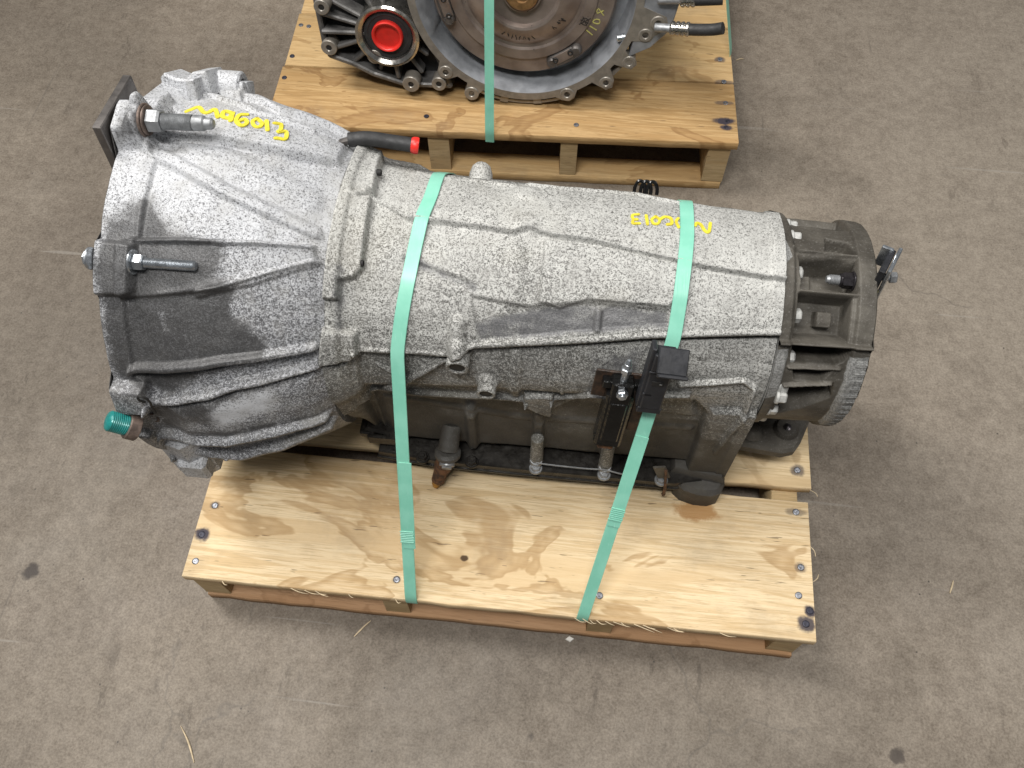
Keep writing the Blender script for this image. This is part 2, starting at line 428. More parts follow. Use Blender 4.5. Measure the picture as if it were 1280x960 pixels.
# ------------------------------------------------------------------ pallets
def plank(x0, x1, y0, y1, z0, z1, fn, seed, along='x', rough=.0004):
    """a sawn board with slightly ragged edges; fn maps local to world"""
    rg = np.random.default_rng(seed); nseg = 28; V = []; F = []
    a0, a1 = (x0, x1) if along == 'x' else (y0, y1); b0, b1 = (y0, y1) if along == 'x' else (x0, x1)
    c = .0012
    sec = [(b0, z0 + c), (b0, z1 - c), (b0 + c, z1), (b1 - c, z1), (b1, z1 - c), (b1, z0 + c), (b1 - c, z0), (b0 + c, z0)]
    jit = rg.normal(0, rough, (nseg + 1, 2)); bow = rg.normal(0, .0008, 4)
    for i in range(nseg + 1):
        t = i / nseg; a = a0 + (a1 - a0) * t
        for k, (b, z) in enumerate(sec):
            db = jit[i, 0] if b < (b0 + b1) / 2 else jit[i, 1]
            da = 0
            if i in (0, nseg): da = rg.normal(0, .0006)
            zz = z + bow[0] * math.sin(3 * t + bow[1] * 900)
            p = (a + da, b + db, zz) if along == 'x' else (b + db, a + da, zz)
            V.append(fn(*p))
    for i in range(nseg):
        for k in range(8): F.append((i * 8 + k, i * 8 + (k + 1) % 8, i * 8 + 8 + (k + 1) % 8, i * 8 + 8 + k))
    F += [list(range(8))[::-1], [nseg * 8 + k for k in range(8)]]
    return np.array(V), F
NAIL = None
def nails(root, spots, z, dark=()):
    global NAIL
    if NAIL is None:
        NAIL = [mesh('nail', *lathe([(.0012, -.012), (.0042, -.0008), (.0046, .0004), (.0040, .0010), (.0018, .0006), (0, .0005)], (0, 0, 0), (0, 0, 1), 14), m) for m in ('nail', 'darknail')]
    for i, (x, y) in enumerate(spots):
        o = bpy.data.objects.new('nail', NAIL[1 if i in dark else 0]); COL.objects.link(o); o.parent = root
        o.location = np.array([x, y, z]) - ROOT[root]
        o.rotation_euler = (random.uniform(-.1, .1), random.uniform(-.1, .1), random.random())
BLUE = (.035, .034, .055)
H1 = .0984
fp = thing('wooden_pallet', (.4, .28, 0), 'pale pine pallet carrying the long speckled gearbox', 'pallet', None)
idf = lambda x, y, z: (x, y, z)
def fl_(p): return (p[0] - .4, p[1] - .28, H1)
def sp(x, y, rx, ry, col, amt): return (x - .4, y - .28, H1, rx, ry, col, amt)
MAT['wood1'] = wood_mat('pale_pine_front', (.78, .62, .395), (.63, .46, .255), (.44, .25, .09), 1.3, .75,
    [sp(.01, .057, .012, .011, BLUE, .95), sp(.788, .021, .013, .012, BLUE, .9), sp(.794, .038, .009, .009, BLUE, .95), sp(.784, .168, .016, .006, BLUE, .5),
     sp(.016, .098, .008, .007, BLUE, .6), sp(.653, .155, .034, .017, (.40, .21, .075), .85), sp(.356, .061, .006, .005, (.07, .04, .02), .95), sp(.786, .093, .009, .008, BLUE, .5),
     sp(.274, .024, .007, .006, BLUE, .35), sp(.21, .12, .1, .03, (.46, .31, .16), .35)])
MAT['wood2'] = wood_mat('pale_pine_second', (.74, .58, .36), (.58, .43, .24), (.40, .24, .10), 4.1, .4, [sp(.789, .229, .012, .010, BLUE, .7), sp(.789, .25, .008, .012, (.3, .2, .1), .5)])
MAT['wood3'] = wood_mat('reddish_bottom_board', (.44, .27, .15), (.34, .20, .105), (.24, .12, .05), 7.7, .5)
MAT['wood4'] = wood_mat('stringer_pine', (.52, .39, .22), (.40, .29, .15), (.30, .19, .08), 9.2, .4)
b = part('deck_board', plank(0, .80, 0, .184, H1 - .0165, H1, idf, 1), 'wood1', fp, angle=50)
part('deck_board', plank(.004, .807, .203, .36, H1 - .0165, H1 - .001, idf, 2, rough=.0006), 'wood2', fp, angle=50)
part('deck_board', plank(.002, .803, .378, .56, H1 - .0165, H1, idf, 3), 'wood2', fp, angle=50)
for x0, x1 in ((.004, .040), (.254, .287), (.522, .554), (.757, .792)):
    part('stringer', plank(x0, x1, .004, .556, .0175, H1 - .0163, idf, int(x0 * 1000), 'y'), 'wood4', fp, angle=50)
part('bottom_board', plank(.008, .792, .0005, .088, .0005, .0177, idf, 4, rough=.0005), 'wood3', fp, angle=50)
part('bottom_board', plank(.008, .792, .47, .558, .0005, .0177, idf, 5), 'wood3', fp, angle=50)
nails(fp, [(.013, .167), (.016, .098), (.010, .057), (.012, .021), (.274, .024), (.532, .030), (.784, .168), (.786, .093), (.781, .056), (.794, .038), (.788, .021), (.789, .229), (.013, .24), (.274, .3)], H1, (2, 9, 10))
# frayed saw fibres on the front edge of the first board
for k in range(20):
    x = random.choice([random.uniform(.1, .28), random.uniform(.5, .64), random.uniform(.02, .78)])
    L = random.uniform(.006, .026); a = random.uniform(-.25, .25)
    P = spline([(x, -.0005, H1 - random.uniform(.001, .004)), (x + L * .5, -.003 - random.random() * .002, H1 - .002), (x + L, -.003 - abs(a) * L, H1 - .003 + a * .004)], 7)
    part('splinter', tube(P, [.0006] * 5 + [.0004, .0002], 5), 'splinter', fp)
for (x, y, dx, dy) in ((.803, .075, .006, .012), (.803, .125, .004, -.014), (.809, .203, .006, -.008)):
    part('splinter', tube(spline([(x - .004, y, H1 - .003), (x + dx * .6, y + dy * .5, H1 - .003), (x + dx, y + dy, H1 - .004)], 7), .0006, 5), 'splinter', fp)

H2 = .1146; BA = .0407; BX, BY = .7202, .8117
def bp(u, v, z): return (BX + u * math.cos(BA) - v * math.sin(BA), BY + u * math.sin(BA) + v * math.cos(BA), z)
bloc = (.32, 1.05, 0)
bpal = thing('wooden_pallet', bloc, 'amber pine pallet under the transaxle with the red plug', 'pallet')
def sb(x, y, rx, ry, col, amt): return (x - bloc[0], y - bloc[1], H2, rx, ry, col, amt)
MAT['woodb1'] = wood_mat('amber_pine_front', (.50, .33, .155), (.36, .22, .09), (.27, .135, .045), 2.2, .8,
    [sb(.697, .861, .022, .010, BLUE, .95), sb(.700, .846, .012, .008, BLUE, .9), sb(.697, .905, .018, .006, BLUE, .6), sb(.19, .93, .13, .03, (.20, .11, .045), .6), sb(-.074, .948, .012, .01, BLUE, .6)])
MAT['woodb2'] = wood_mat('amber_pine_second', (.54, .375, .185), (.43, .28, .125), (.30, .16, .055), 6.4, .6, [sb(.692, 1.015, .012, .009, BLUE, .7), sb(.698, .958, .02, .006, BLUE, .6)])
ys = [(0, .142, 'woodb1'), (.1455, .285, 'woodb2'), (.29, .42, 'woodb2'), (.426, .56, 'woodb1')]
for i, (y0, y1, m) in enumerate(ys):
    part('deck_board', plank(-.80 + .003 * i, 0, y0, y1, H2 - .0165, H2 - (.0006 * i), bp, 20 + i), m, bpal, angle=50)
for x0, x1 in ((-.045, -.008), (-.297, -.268), (-.525, -.49), (-.792, -.757)):
    part('stringer', plank(x0, x1, .004, .556, .0175, H2 - .0163, bp, int(-x0 * 1000), 'y', .0006), 'wood4', bpal, angle=50)
part('bottom_board', plank(-.795, -.010, .002, .05, .0005, .0177, bp, 30), 'woodb2', bpal, angle=50)
part('bottom_board', plank(-.795, -.010, .46, .55, .0005, .0177, bp, 31), 'woodb2', bpal, angle=50)
nails(bpal, [(-.074, .948), (-.075, .892), (-.077, 1.032), (.19, .823), (.447, .828), (.692, 1.015), (.698, .958), (.700, .905), (.703, .861), (.700, .846), (-.062, 1.03)], H2 - .0004, (0, 1, 3, 8, 9))

# ------------------------------------------------------------------ main gearbox: castings as fine relief over a round body
Y0, Z0 = .312, .33
def ss(d, wd):
    t = np.clip(.5 - d / wd, 0, 1); return t * t * (3 - 2 * t)
def metric(x, th): return np.stack([x, th * .16], -1)
def pts(L): return np.array([(a, b * D2R * .16) for a, b in L])
def dseg(P, a, b):
    ab = b - a; t = np.clip(((P - a) @ ab) / max(ab @ ab, 1e-12), 0, 1)
    return np.linalg.norm(P - a - t[..., None] * ab, axis=-1), t
def dline(P, L):
    L = pts(L); return np.min([dseg(P, L[i], L[i + 1])[0] for i in range(len(L) - 1)], axis=0)
def sdf(P, L):
    L = pts(L); d = np.full(P.shape[:-1], 9.0); ins = np.zeros(P.shape[:-1], bool)
    for i in range(len(L)):
        a, b = L[i], L[(i + 1) % len(L)]
        d = np.minimum(d, dseg(P, a, b)[0])
        cnd = (a[1] > P[..., 1]) != (b[1] > P[..., 1])
        xx = a[0] + (P[..., 1] - a[1]) * (b[0] - a[0]) / (b[1] - a[1] + 1e-15)
        ins ^= cnd & (P[..., 0] < xx)
    return np.where(ins, -d, d)
def rib(P, L, wd, h):
    d = dline(P, L); return 1.35 * h * ss(d - wd / 2, max(wd * .55, .0022))
def padp(P, L, h, f=.004): return 1.2 * h * ss(sdf(P, L), max(f * .75, .0022))
def wob(x, th, s=1.0):
    return (np.sin(x * 61 + th * 7.3) * np.sin(th * 17.1 - x * 33) * .5 + np.sin(x * 131 - th * 23) * np.sin(th * 41 + x * 77) * .3) * s

def R_bell(x, th):
    P = metric(x, th); deg = th / D2R
    r = np.interp(x, [-.01, .03, .06, .1, .15, .19, .215, .235], [.198, .199, .204, .204, .191, .174, .160, .150])
    low = np.interp(deg, [150, 185, 210], [0, .006, .008]); r = r + low * np.interp(x, [0, .1, .215], [1, 1, .6])
    r = r + wob(x, th, .0011)
    r = r + padp(P, [(.02, 118.5), (.2, 113.8), (.205, 119), (.118, 129.6), (.02, 134.5)], .0055, .005)
    r = r + rib(P, [(.03, 118), (.12, 116.6), (.2, 113.8)], .004, .0045)
    r = r + rib(P, [(.1, 131), (.15, 126.5), (.205, 118.8)], .006, .0035)
    r = r + padp(P, [(.02, 135.5), (.2, 120), (.21, 150), (.118, 151.8), (.02, 157)], .0015, .008)
    r = r + rib(P, [(.02, 156), (.118, 150.8), (.203, 148.5)], .007, .0065)
    r = r + rib(P, [(.03, 168), (.1285, 159.4), (.205, 156)], .006, .0065)
    r = r - padp(P, [(.03, 158), (.2, 150.5), (.2, 155.5), (.128, 158.6), (.035, 166.5)], .003, .004)
    r = r + padp(P, [(.05, 169), (.2, 160), (.2, 182), (.05, 184)], .004, .03)
    r = r + rib(P, [(.018, 187), (.14, 181.5), (.203, 183)], .007, .008)
    r = r + rib(P, [(.01, 203), (.155, 193), (.203, 190)], .010, .010)
    for L_ in ([(.03, 158.6), (.118, 153), (.2, 150.4)], [(.035, 170.2), (.1285, 161.3), (.2, 157.8)], [(.03, 188.9), (.14, 183.6), (.2, 185)], [(.03, 85.6), (.0976, 86.3), (.16, 84.2), (.2, 79.2)]):
        r = r - rib(P, L_, .003, .0030)
    # raised band that carries the pen number
    r = r + padp(P, [(.012, 84.2), (.0976, 84.9), (.16, 82.8), (.205, 77.5), (.205, 66), (.173, 68.5), (.113, 70), (.03, 58)], .0075, .0055)
    r = r + rib(P, [(.03, 60), (.113, 70.4), (.175, 69.2)], .004, .0030)
    r = r + rib(P, [(.06, 52), (.13, 60), (.2, 52)], .008, .006)
    r = r + rib(P, [(.05, 57), (.11, 66), (.165, 66.5), (.2, 62)], .006, .0040) - rib(P, [(.06, 60), (.115, 68.5), (.16, 67.8)], .004, .0030)
    r = r + rib(P, [(.016, 88.7), (.1116, 101.3), (.2, 108.5)], .011, .0040)
    r = r + rib(P, [(.02, 86), (.1, 90), (.19, 97)], .02, .0022)
    # flange and its bolt pads
    fw = np.interp(deg, [30, 82, 92, 93, 116, 118, 132, 134, 158, 160, 170, 172, 240], [.024, .026, .030, .036, .036, .036, .034, .022, .022, .032, .030, .018, .018])
    r = r + .0058 * ss(x - fw, .005)
    r = r + padp(P, [(-.02, 118.5), (.037, 119.5), (.037, 131), (.033, 133), (-.02, 134)], .0085, .006)
    r = r + padp(P, [(-.02, 160.5), (.030, 161), (.030, 170), (-.02, 171.5)], .0120, .007)
    r = r + padp(P, [(-.02, 81), (.022, 81), (.022, 90), (-.02, 92)], .0200, .009)
    r = r + padp(P, [(-.02, 183), (.012, 184), (.012, 214), (-.02, 214)], .007, .009)
    r = r + np.interp(deg, [84, 92, 115], [.012, .004, 0]) * ss(x - .03, .01) * (deg > 70)
    r = r + padp(P, [(.058, 50), (.085, 52), (.082, 58), (.06, 58)], .010, .006)
    return r
def R_case(x, th):
    P = metric(x, th); deg = th / D2R
    prof = np.interp(x, [.19, .215, .235, .27, .30, .40, .53, .68, .70], [.166, .157, .150, .146, .142, .138, .132, .122, .121])
    c = -np.cos(th); s = -np.sin(th)
    # flat side wall below the shoulder, down to the pan rail
    yw = np.interp(x, [.19, .24, .45, .68], [.135, .129, .126, .124])
    rb = np.where(c > .15, yw / np.maximum(c, .15), 9.)
    zb = np.where(s > .1, (Z0 - .137) / np.maximum(s, .1), 9.)
    rbox = np.minimum(np.minimum(rb, zb), .252)
    low = np.clip((deg - 176) / 12, 0, 1); low = low * low * (3 - 2 * low)
    w = np.clip((x - .20) / .05, 0, 1) * (deg < 300)
    r = prof * (1 - low * w) + rbox * low * w
    r = r + wob(x, th, .0008)
    top = ss(np.abs(deg - 100) - 62, 20)
    # joint band and bolt pads behind the bell
    r = r + .003 * ss(np.abs(x - .217) - .009, .005)
    r = r + padp(P, [(.214, 58), (.240, 57), (.247, 87), (.232, 90.5), (.2165, 90.8)], .0110, .005)
    r = r + padp(P, [(.214, 91.5), (.246, 89), (.247, 104), (.247, 119), (.240, 122.5), (.2256, 124), (.2256, 131), (.211, 131)], .0100, .0045)
    r = r + padp(P, [(.211, 142), (.243, 144), (.244, 153), (.238, 155.5), (.204, 156)], .0105, .005)
    r = r + padp(P, [(.205, 157), (.232, 158), (.238, 196), (.2, 199)], .004, .008)
    # upper band between bead and ridge
    ridge = [(.240, 87), (.262, 90), (.2852, 95), (.3273, 94.9), (.3611, 95.3), (.3951, 96.4), (.4113, 93.5), (.437, 96), (.4791, 96.4), (.5298, 100.2), (.597, 103.4), (.69, 106)]
    r = r + padp(P, [(.28, 64), (.3342, 65.6), (.3881, 67.5), (.4047, 63.7), (.52, 60), (.69, 60)] + ridge[::-1][:-2], .0034, .004)
    r = r + rib(P, ridge, .0042, .0032)
    r = r + rib(P, [(.3342, 65.6), (.3881, 67.8), (.398, 64), (.41, 64), (.4402, 64.5), (.52, 60.5), (.5813, 64.5)], .0035, .0022)
    r = r - padp(P, [(.23, 20), (.3, 58), (.69, 52), (.69, 20)], .004, .01)
    r = r + .0022 * ss(np.hypot(x - .4055, (deg - 72) * D2R * .14) - .013, .008) + .0022 * ss(np.hypot(x - .41, (deg - 92) * D2R * .14) - .012, .008)
    r = r + padp(P, [(.48, 97), (.53, 101), (.597, 104.5), (.66, 106.8), (.66, 108), (.597, 107), (.48, 100)], .0008, .004)
    # big raised side panel and the trough under it
    r = r + padp(P, [(.43, 98), (.5, 100), (.572, 104), (.571, 119), (.564, 123.4), (.48, 123.2), (.452, 128), (.43, 126)], .0036, .005)
    r = r - padp(P, [(.36, 126), (.42, 128.5), (.48, 124.5), (.564, 125), (.566, 132), (.49, 137), (.37, 146)], .0030, .008)
    r = r - padp(P, [(.285, 112), (.355, 119.5), (.362, 124), (.33, 122), (.29, 118)], .0022, .008)
    r = r + rib(P, [(.4, 104), (.402, 127)], .018, .0018)
    r = r + rib(P, [(.44, 103), (.47, 104)], .006, .001)
    r = r + rib(P, [(.492, 128), (.492, 136)], .007, .0035)
    # seam: lower wall set back under a lip
    seam = [(.24, 153.8), (.2868, 154.2), (.3336, 154.8), (.3633, 149.8), (.4844, 143.3), (.5378, 139.6), (.6735, 133.3), (.70, 132)]
    r = r - padp(P, seam + [(.70, 250), (.24, 250)], .0080, .0028)
    r = r + rib(P, [(a, bb - 1.8) for a, bb in seam[3:]], .006, .0018)
    r = r + rib(P, [(a, bb - 1.6) for a, bb in seam[:4]], .005, .0015)
    r = r - rib(P, [(a, bb + 1.1) for a, bb in seam[3:]], .0034, .0050) - rib(P, [(a, bb + 1.1) for a, bb in seam[:4]], .0030, .0040)
    # cast-in bolt bosses
    r = r + rib(P, [(.347, 138), (.349, 152)], .016, .0060) + rib(P, [(.349, 149), (.349, 154)], .020, .0060)
    r = r + .008 * ss(np.hypot(x - .379, (deg - 172) * D2R * .14) - .012, .006)
    r = r + rib(P, [(.335, 156.5), (.293, 171), (.262, 184)], .0065, .0070) + rib(P, [(.262, 163), (.282, 169)], .004, .003)
    r = r + rib(P, [(.409, 152), (.409, 190)], .012, .0032) + rib(P, [(.462, 150), (.462, 184)], .004, .002)
    r = r + rib(P, [(.243, 193), (.3, 196), (.42, 194)], .007, .0045)
    r = r + padp(P, [(.4195, 187), (.4525, 184), (.4525, 205), (.4195, 203)], .0085, .004)
    r = r + rib(P, [(.452, 190), (.475, 186), (.492, 178), (.60, 173.5)], .005, .0050)
    r = r + rib(P, [(.59, 166), (.655, 161), (.668, 166), (.668, 190), (.655, 222)], .006, .0045)
    # undercut between the shoulder ledge and the pan rail
    cut = padp(P, [(.23, 199), (.42, 197.5), (.452, 207), (.48, 192), (.50, 184), (.61, 182), (.628, 195), (.632, 255), (.23, 255)], .0125, .006)
    r = r - cut
    for xb in (.353, .437, .526): r = r + rib(P, [(xb, 216), (xb, 242)], .013, .0075)
    r = r + rib(P, [(.25, 214), (.42, 222), (.62, 220)], .008, .002)
    r = r + padp(P, [(.632, 190), (.69, 186), (.69, 250), (.632, 250)], .006, .012)
    r = r + padp(P, [(.5, 190), (.61, 186), (.62, 210), (.5, 205)], .0035, .012)
    # end flange
    r = r + .0030 * ss(.668 - x, .004)
    return r
def theta_grid(fine, coarse):
    return np.concatenate([np.arange(24, 240, fine), np.arange(240, 384, coarse)]) * D2R
def relief(Rf, x0, x1, dx, fine, attrs=None, back=None):
    xs = np.arange(x0, x1 + dx * .5, dx); th = theta_grid(fine, 3.0)
    X, T = np.meshgrid(xs, th, indexing='ij')
    Tw = np.where(T > 2 * math.pi, T - 2 * math.pi, T)
    R = Rf(X, Tw)
    V = np.stack([X, Y0 + R * np.cos(T), Z0 + R * np.sin(T)], -1).reshape(-1, 3)
    nx, nt = X.shape
    i = np.arange(nx - 1)[:, None] * nt; j = np.arange(nt)[None]; j2 = (j + 1) % nt
    F = np.stack([i + j, i + j2, i + nt + j2, i + nt + j], -1).reshape(-1, 4)
    at = {k: f(X, Tw).ravel() for k, f in (attrs or {}).items()}
    return V, F, at

GX = thing('gearbox', (.4, Y0, H1), 'long speckled aluminium gearbox with flared bell end strapped to the pale pallet', 'gearbox')

def oil_shade_bell(x, th):  # oil stains, darkened and widened to paint in the bell's lower shading
    P = metric(x, th)
    a = ss(sdf(P, [(.0, 113), (.036, 105), (.072, 115), (.12, 118), (.116, 126), (.137, 129), (.131, 136), (.143, 140), (.161, 144), (.156, 150), (.118, 152), (.083, 159), (.044, 166), (.022, 162), (.0, 156)]), .030)
    a = np.maximum(a, .8 * ss(sdf(P, [(.035, 170), (.12, 163), (.074, 177), (.025, 184)]), .02))
    a = np.maximum(a, .75 * ss(dline(P, [(.04, 181), (.15, 178)]) - .004, .012))
    a = a * (1 - ss(np.hypot(x - .142, (th / D2R - 133.5) * D2R * .16) - .013, .01))
    a = a - .35 * ss(dline(P, [(.057, 134), (.064, 142)]) - .003, .008)
    a = np.maximum(a, .62 * ss(dline(P, [(.02, 90), (.06, 90), (.1, 91)]) - .003, .012))
    a = np.maximum(a, .7 * ss(sdf(P, [(0, 84), (.02, 84), (.02, 91), (0, 91)]), .01))
    a = np.maximum(a, .7 * ss(dline(P, [(.03, 175), (.09, 172)]) - .01, .02))
    a = np.maximum(a, .6 * ss(dline(P, [(.12, 187), (.03, 196)]) - .006, .014))
    return a
def grime_shade_bell(x, th):  # dirt growing downwards, with shade of the lower side painted in
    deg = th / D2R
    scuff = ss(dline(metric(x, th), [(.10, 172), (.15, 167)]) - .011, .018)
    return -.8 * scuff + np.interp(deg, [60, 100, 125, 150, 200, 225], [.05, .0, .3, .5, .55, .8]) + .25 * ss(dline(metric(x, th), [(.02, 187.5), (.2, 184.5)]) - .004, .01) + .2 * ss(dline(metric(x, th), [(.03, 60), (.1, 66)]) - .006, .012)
def oil_case(x, th):
    P = metric(x, th)
    a = .8 * ss(sdf(P, [(.362, 137), (.403, 132), (.48, 125), (.563, 126), (.565, 133), (.488, 138), (.371, 146)]), .014)
    a = np.maximum(a, .42 * ss(sdf(P, [(.46, 108), (.53, 108), (.56, 121), (.46, 121)]), .03) * 0)
    a = np.maximum(a, .55 * ss(dline(P, [(.225, 120), (.226, 142)]) - .005, .01))
    a = np.maximum(a, .6 * ss(sdf(P, [(.49, 150), (.545, 146), (.54, 190), (.49, 190)]), .03))
    a = np.maximum(a, .5 * ss(dline(P, [(.29, 112), (.36, 122)]) - .006, .012))
    return a
def grime_shade_case(x, th):
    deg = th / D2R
    g = np.interp(deg, [40, 58, 64, 96, 125, 140, 155, 170, 188, 205, 225, 238], [.6, .5, .06, .04, .22, .32, .45, .5, .6, .85, 1.05, 1.2])  # dirt gradient that also paints shade onto the lower side of the case
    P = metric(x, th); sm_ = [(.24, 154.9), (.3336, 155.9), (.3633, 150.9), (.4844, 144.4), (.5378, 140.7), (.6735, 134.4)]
    g = g + 1.0 * ss(dline(P, sm_) - .0012, .0022)  # oil line in the seam, also painting the shadow under its lip
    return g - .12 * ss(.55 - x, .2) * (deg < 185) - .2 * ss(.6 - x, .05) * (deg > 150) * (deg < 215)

V, F, at = relief(R_bell, -.003, .2120, 0.0012, .34, {'oil': oil_shade_bell, 'grime_shade': grime_shade_bell})
bell = part('bell_housing', (V, F), 'bell', GX, attrs=at, angle=None)
V, F, at = relief(R_case, .2000, .6810, .0012, .46, {'oil': oil_case, 'grime_shade': grime_shade_case})
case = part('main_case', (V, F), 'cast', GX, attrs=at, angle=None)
# hollow bell mouth and end faces
nt = 96; A = np.linspace(0, 2 * math.pi, nt, endpoint=False)
ro = np.array([R_bell(np.array([-.003]), np.array([(a if a > .42 else a + 2 * math.pi) % (2 * math.pi)]))[0] for a in A])
V = []; F = []
for rr, xx in ((ro, -.003), (ro - .002, -.0046), (np.full(nt, .172), -.0046), (np.full(nt, .168), .05), (np.full(nt, .13), .17), (np.full(nt, .02), .18)):
    for k in range(nt): V.append((xx, Y0 + rr[k] * math.cos(A[k]), Z0 + rr[k] * math.sin(A[k])))
for i in range(5):
    for k in range(nt): F.append((i * nt + k, i * nt + (k + 1) % nt, (i + 1) * nt + (k + 1) % nt, (i + 1) * nt + k))
part('bell_mouth', (V, F), 'txdark', bell)
rb_ = np.array([R_bell(np.array([.212]), np.array([(a if a > .42 else a + 2 * math.pi) % (2 * math.pi)]))[0] for a in A])
cap = [(.2119, Y0 + rr_[k] * math.cos(A[k]), Z0 + rr_[k] * math.sin(A[k])) for rr_ in (rb_ - .0003, np.full(nt, .06)) for k in range(nt)]
part('bell_back', (cap, [(k, (k + 1) % nt, nt + (k + 1) % nt, nt + k) for k in range(nt)]), 'bell', bell, const=(.5, .6))
part('converter', lathe([(.0, -.0), (.03, 0), (.032, .008), (.05, .012), (.09, .01), (.14, .016), (.150, .024), (.150, .06), (.03, .09)], (.025, Y0, Z0), (1, 0, 0), 64), 'conv', GX)
rc = np.array([R_case(np.array([.6805]), np.array([(a if a > .42 else a + 2 * math.pi) % (2 * math.pi)]))[0] for a in A])
V = [(.6809, Y0 + rc[k] * math.cos(A[k]), Z0 + rc[k] * math.sin(A[k])) for k in range(nt)]
part('end_face', (V, [list(range(nt))]), 'cast', case, smooth=False, attrs={'oil': [0.4] * nt, 'grime_shade': [.6] * nt})

def SP(Rf, x, deg, dr=0.0):
    r = float(Rf(np.array([x]), np.array([deg * D2R]))[0]) + dr
    return np.array([x, Y0 + r * math.cos(deg * D2R), Z0 + r * math.sin(deg * D2R)])
def rad(deg): return np.array([0, math.cos(deg * D2R), math.sin(deg * D2R)])
def tang(deg): return np.array([0, -math.sin(deg * D2R), math.cos(deg * D2R)])
def Rb0(x, th): return R_bell(x, th)

# ---- tail housing
def R_tail(x, th):
    P = metric(x, th); deg = th / D2R
    r = np.interp(x, [.67, .70, .76, .79], [.122, .117, .115, .112]) + wob(x * 1.4, th * 1.3, .0007)
    r = r + .0035 * ss(x - .693, .004)
    def pocket(L, h, f=.0035): 
        nonlocal r
        r = r - padp(P, [(a, bb) for a, bb in L], h, f)
    pocket([(.730, 74), (.752, 76), (.757, 86), (.728, 86)], .013, .006)
    pocket([(.6985, 89), (.757, 89.5), (.756, 108), (.7005, 108)], .029)
    pocket([(.6985, 111), (.752, 111), (.752, 133.8), (.697, 133.8)], .026)
    pocket([(.698, 138), (.757, 137.5), (.752, 144), (.745, 146.5), (.699, 147)], .052)
    pocket([(.704, 151.5), (.742, 150.5), (.735, 157), (.708, 157)], .048)
    pocket([(.697, 163), (.748, 158), (.750, 168), (.70, 190)], .050)
    pocket([(.697, 40), (.757, 40), (.757, 62), (.697, 62)], .016)
    r = r + padp(P, [(.722, 118), (.7385, 118), (.7385, 128), (.722, 128)], .013, .003)
    r = r + padp(P, [(.700, 93), (.717, 93), (.717, 106), (.700, 106)], .009, .005)
    r = r + rib(P, [(.69, 86.6), (.757, 87.5)], .0035, .004)
    r = r + rib(P, [(.7, 109.4), (.757, 109.4)], .004, .0025)
    r = r + rib(P, [(.674, 136), (.776, 135.6)], .0045, .0070)
    r = r + rib(P, [(.698, 149.5), (.75, 148.5)], .004, .003) + rib(P, [(.698, 160.5), (.745, 157.5)], .004, .004)
    r = r + .0045 * ss(.7585 - x, .004)
    r = r + .0012 * np.sin(deg * 3.1) * np.sin(deg * 7.7) * ss(.766 - x, .008) * (deg > 136)
    return r
def oil_tail(x, th):
    P = metric(x, th); deg = th / D2R
    a = .9 * ss(sdf(P, [(.670, 70), (.679, 74), (.690, 92), (.682, 97), (.676, 96), (.670, 96)]), .006)
    a = np.maximum(a, .95 * ss(sdf(P, [(.757, 141), (.785, 140), (.785, 200), (.757, 200)]), .008))
    a = np.maximum(a, .85 * ss(sdf(P, [(.67, 140), (.694, 139), (.694, 168), (.67, 170)]), .008))
    return a
V, F, at = relief(R_tail, .6812, .7770, .0011, .52, {'oil': oil_tail})
tail = part('tail_housing', (V, F), 'tail', GX, attrs=at, angle=None)
rt = np.array([R_tail(np.array([.777]), np.array([(a if a > .42 else a + 2 * math.pi) % (2 * math.pi)]))[0] for a in A])
V = []; F = []
for rr, xx in ((rt, .777), (rt - .002, .7785), (np.full(nt, .066), .7785), (np.full(nt, .064), .74), (np.full(nt, .01), .738)):
    for k in range(nt): V.append((xx, Y0 + rr[k] * math.cos(A[k]), Z0 + rr[k] * math.sin(A[k])))
for i in range(4):
    for k in range(nt): F.append((i * nt + k, i * nt + (k + 1) % nt, (i + 1) * nt + (k + 1) % nt, (i + 1) * nt + k))
cap = [(.6818, Y0 + rr_ * math.cos(a), Z0 + rr_ * math.sin(a)) for rr_ in (.1205, .05) for a in A]
part('front_flange', (cap, [(k, (k + 1) % nt, nt + (k + 1) % nt, nt + k) for k in range(nt)]), 'tail', tail, const=(.9, 0))
part('end_flange', (V, F), 'tail', tail, attrs={'oil': [0] * len(V)})
part('output_shaft', cyl((.72, Y0, Z0), (.795, Y0, Z0), .022, n=28), 'dullzinc', GX)

def hexbolt(p, d, af, hh, mat, parent, washer=None, name='bolt', phase=.2):
    d = nrm(d); p = np.asarray(p, float)
    g = [hexa(p, d, af, hh, phase)]
    g.append(lathe([(af * .66, -.0006), (af * .68, .0004), (af * .66, .0014)], p, d, 20))
    o = part(name, cat(*g), mat, parent, angle=25)
    return o
# pale bolts joining case and tail
for deg, rr in ((73.5, .113), (122, .108), (163.5, .113), (168.5, .120), (60, .113), (97, .106), (146, .108), (186, .113), (210, .113), (20, .113), (340, .113), (300, .113)):
    p = np.array([.692, Y0, Z0]) + rad(deg) * rr
    o = part('flange_bolt', cat(cyl(p, p + (.0035, 0, 0), .0088, n=18), lathe([(.0078, .0035), (.0078, .010), (.0066, .0115), (0, .0115)], p, (1, 0, 0), 6, deg)), 'silver', GX, angle=25)
# dark stud with nut in the tail pocket
p = np.array([.757, Y0, Z0]) + rad(99) * .106
st = part('stud_nut', cat(hexa(p, (-1, 0, 0), .015, .012, .3), cyl(p, p + (-.002, 0, 0), .0105, n=24), cyl(p + (-.012, 0, 0), p + (-.0145, 0, 0), .0072)), 'darkbolt', GX, angle=25)
part('stud', thread(p + (-.014, 0, 0), (-1, 0, 0), .0055, .014), 'dullzinc', st)

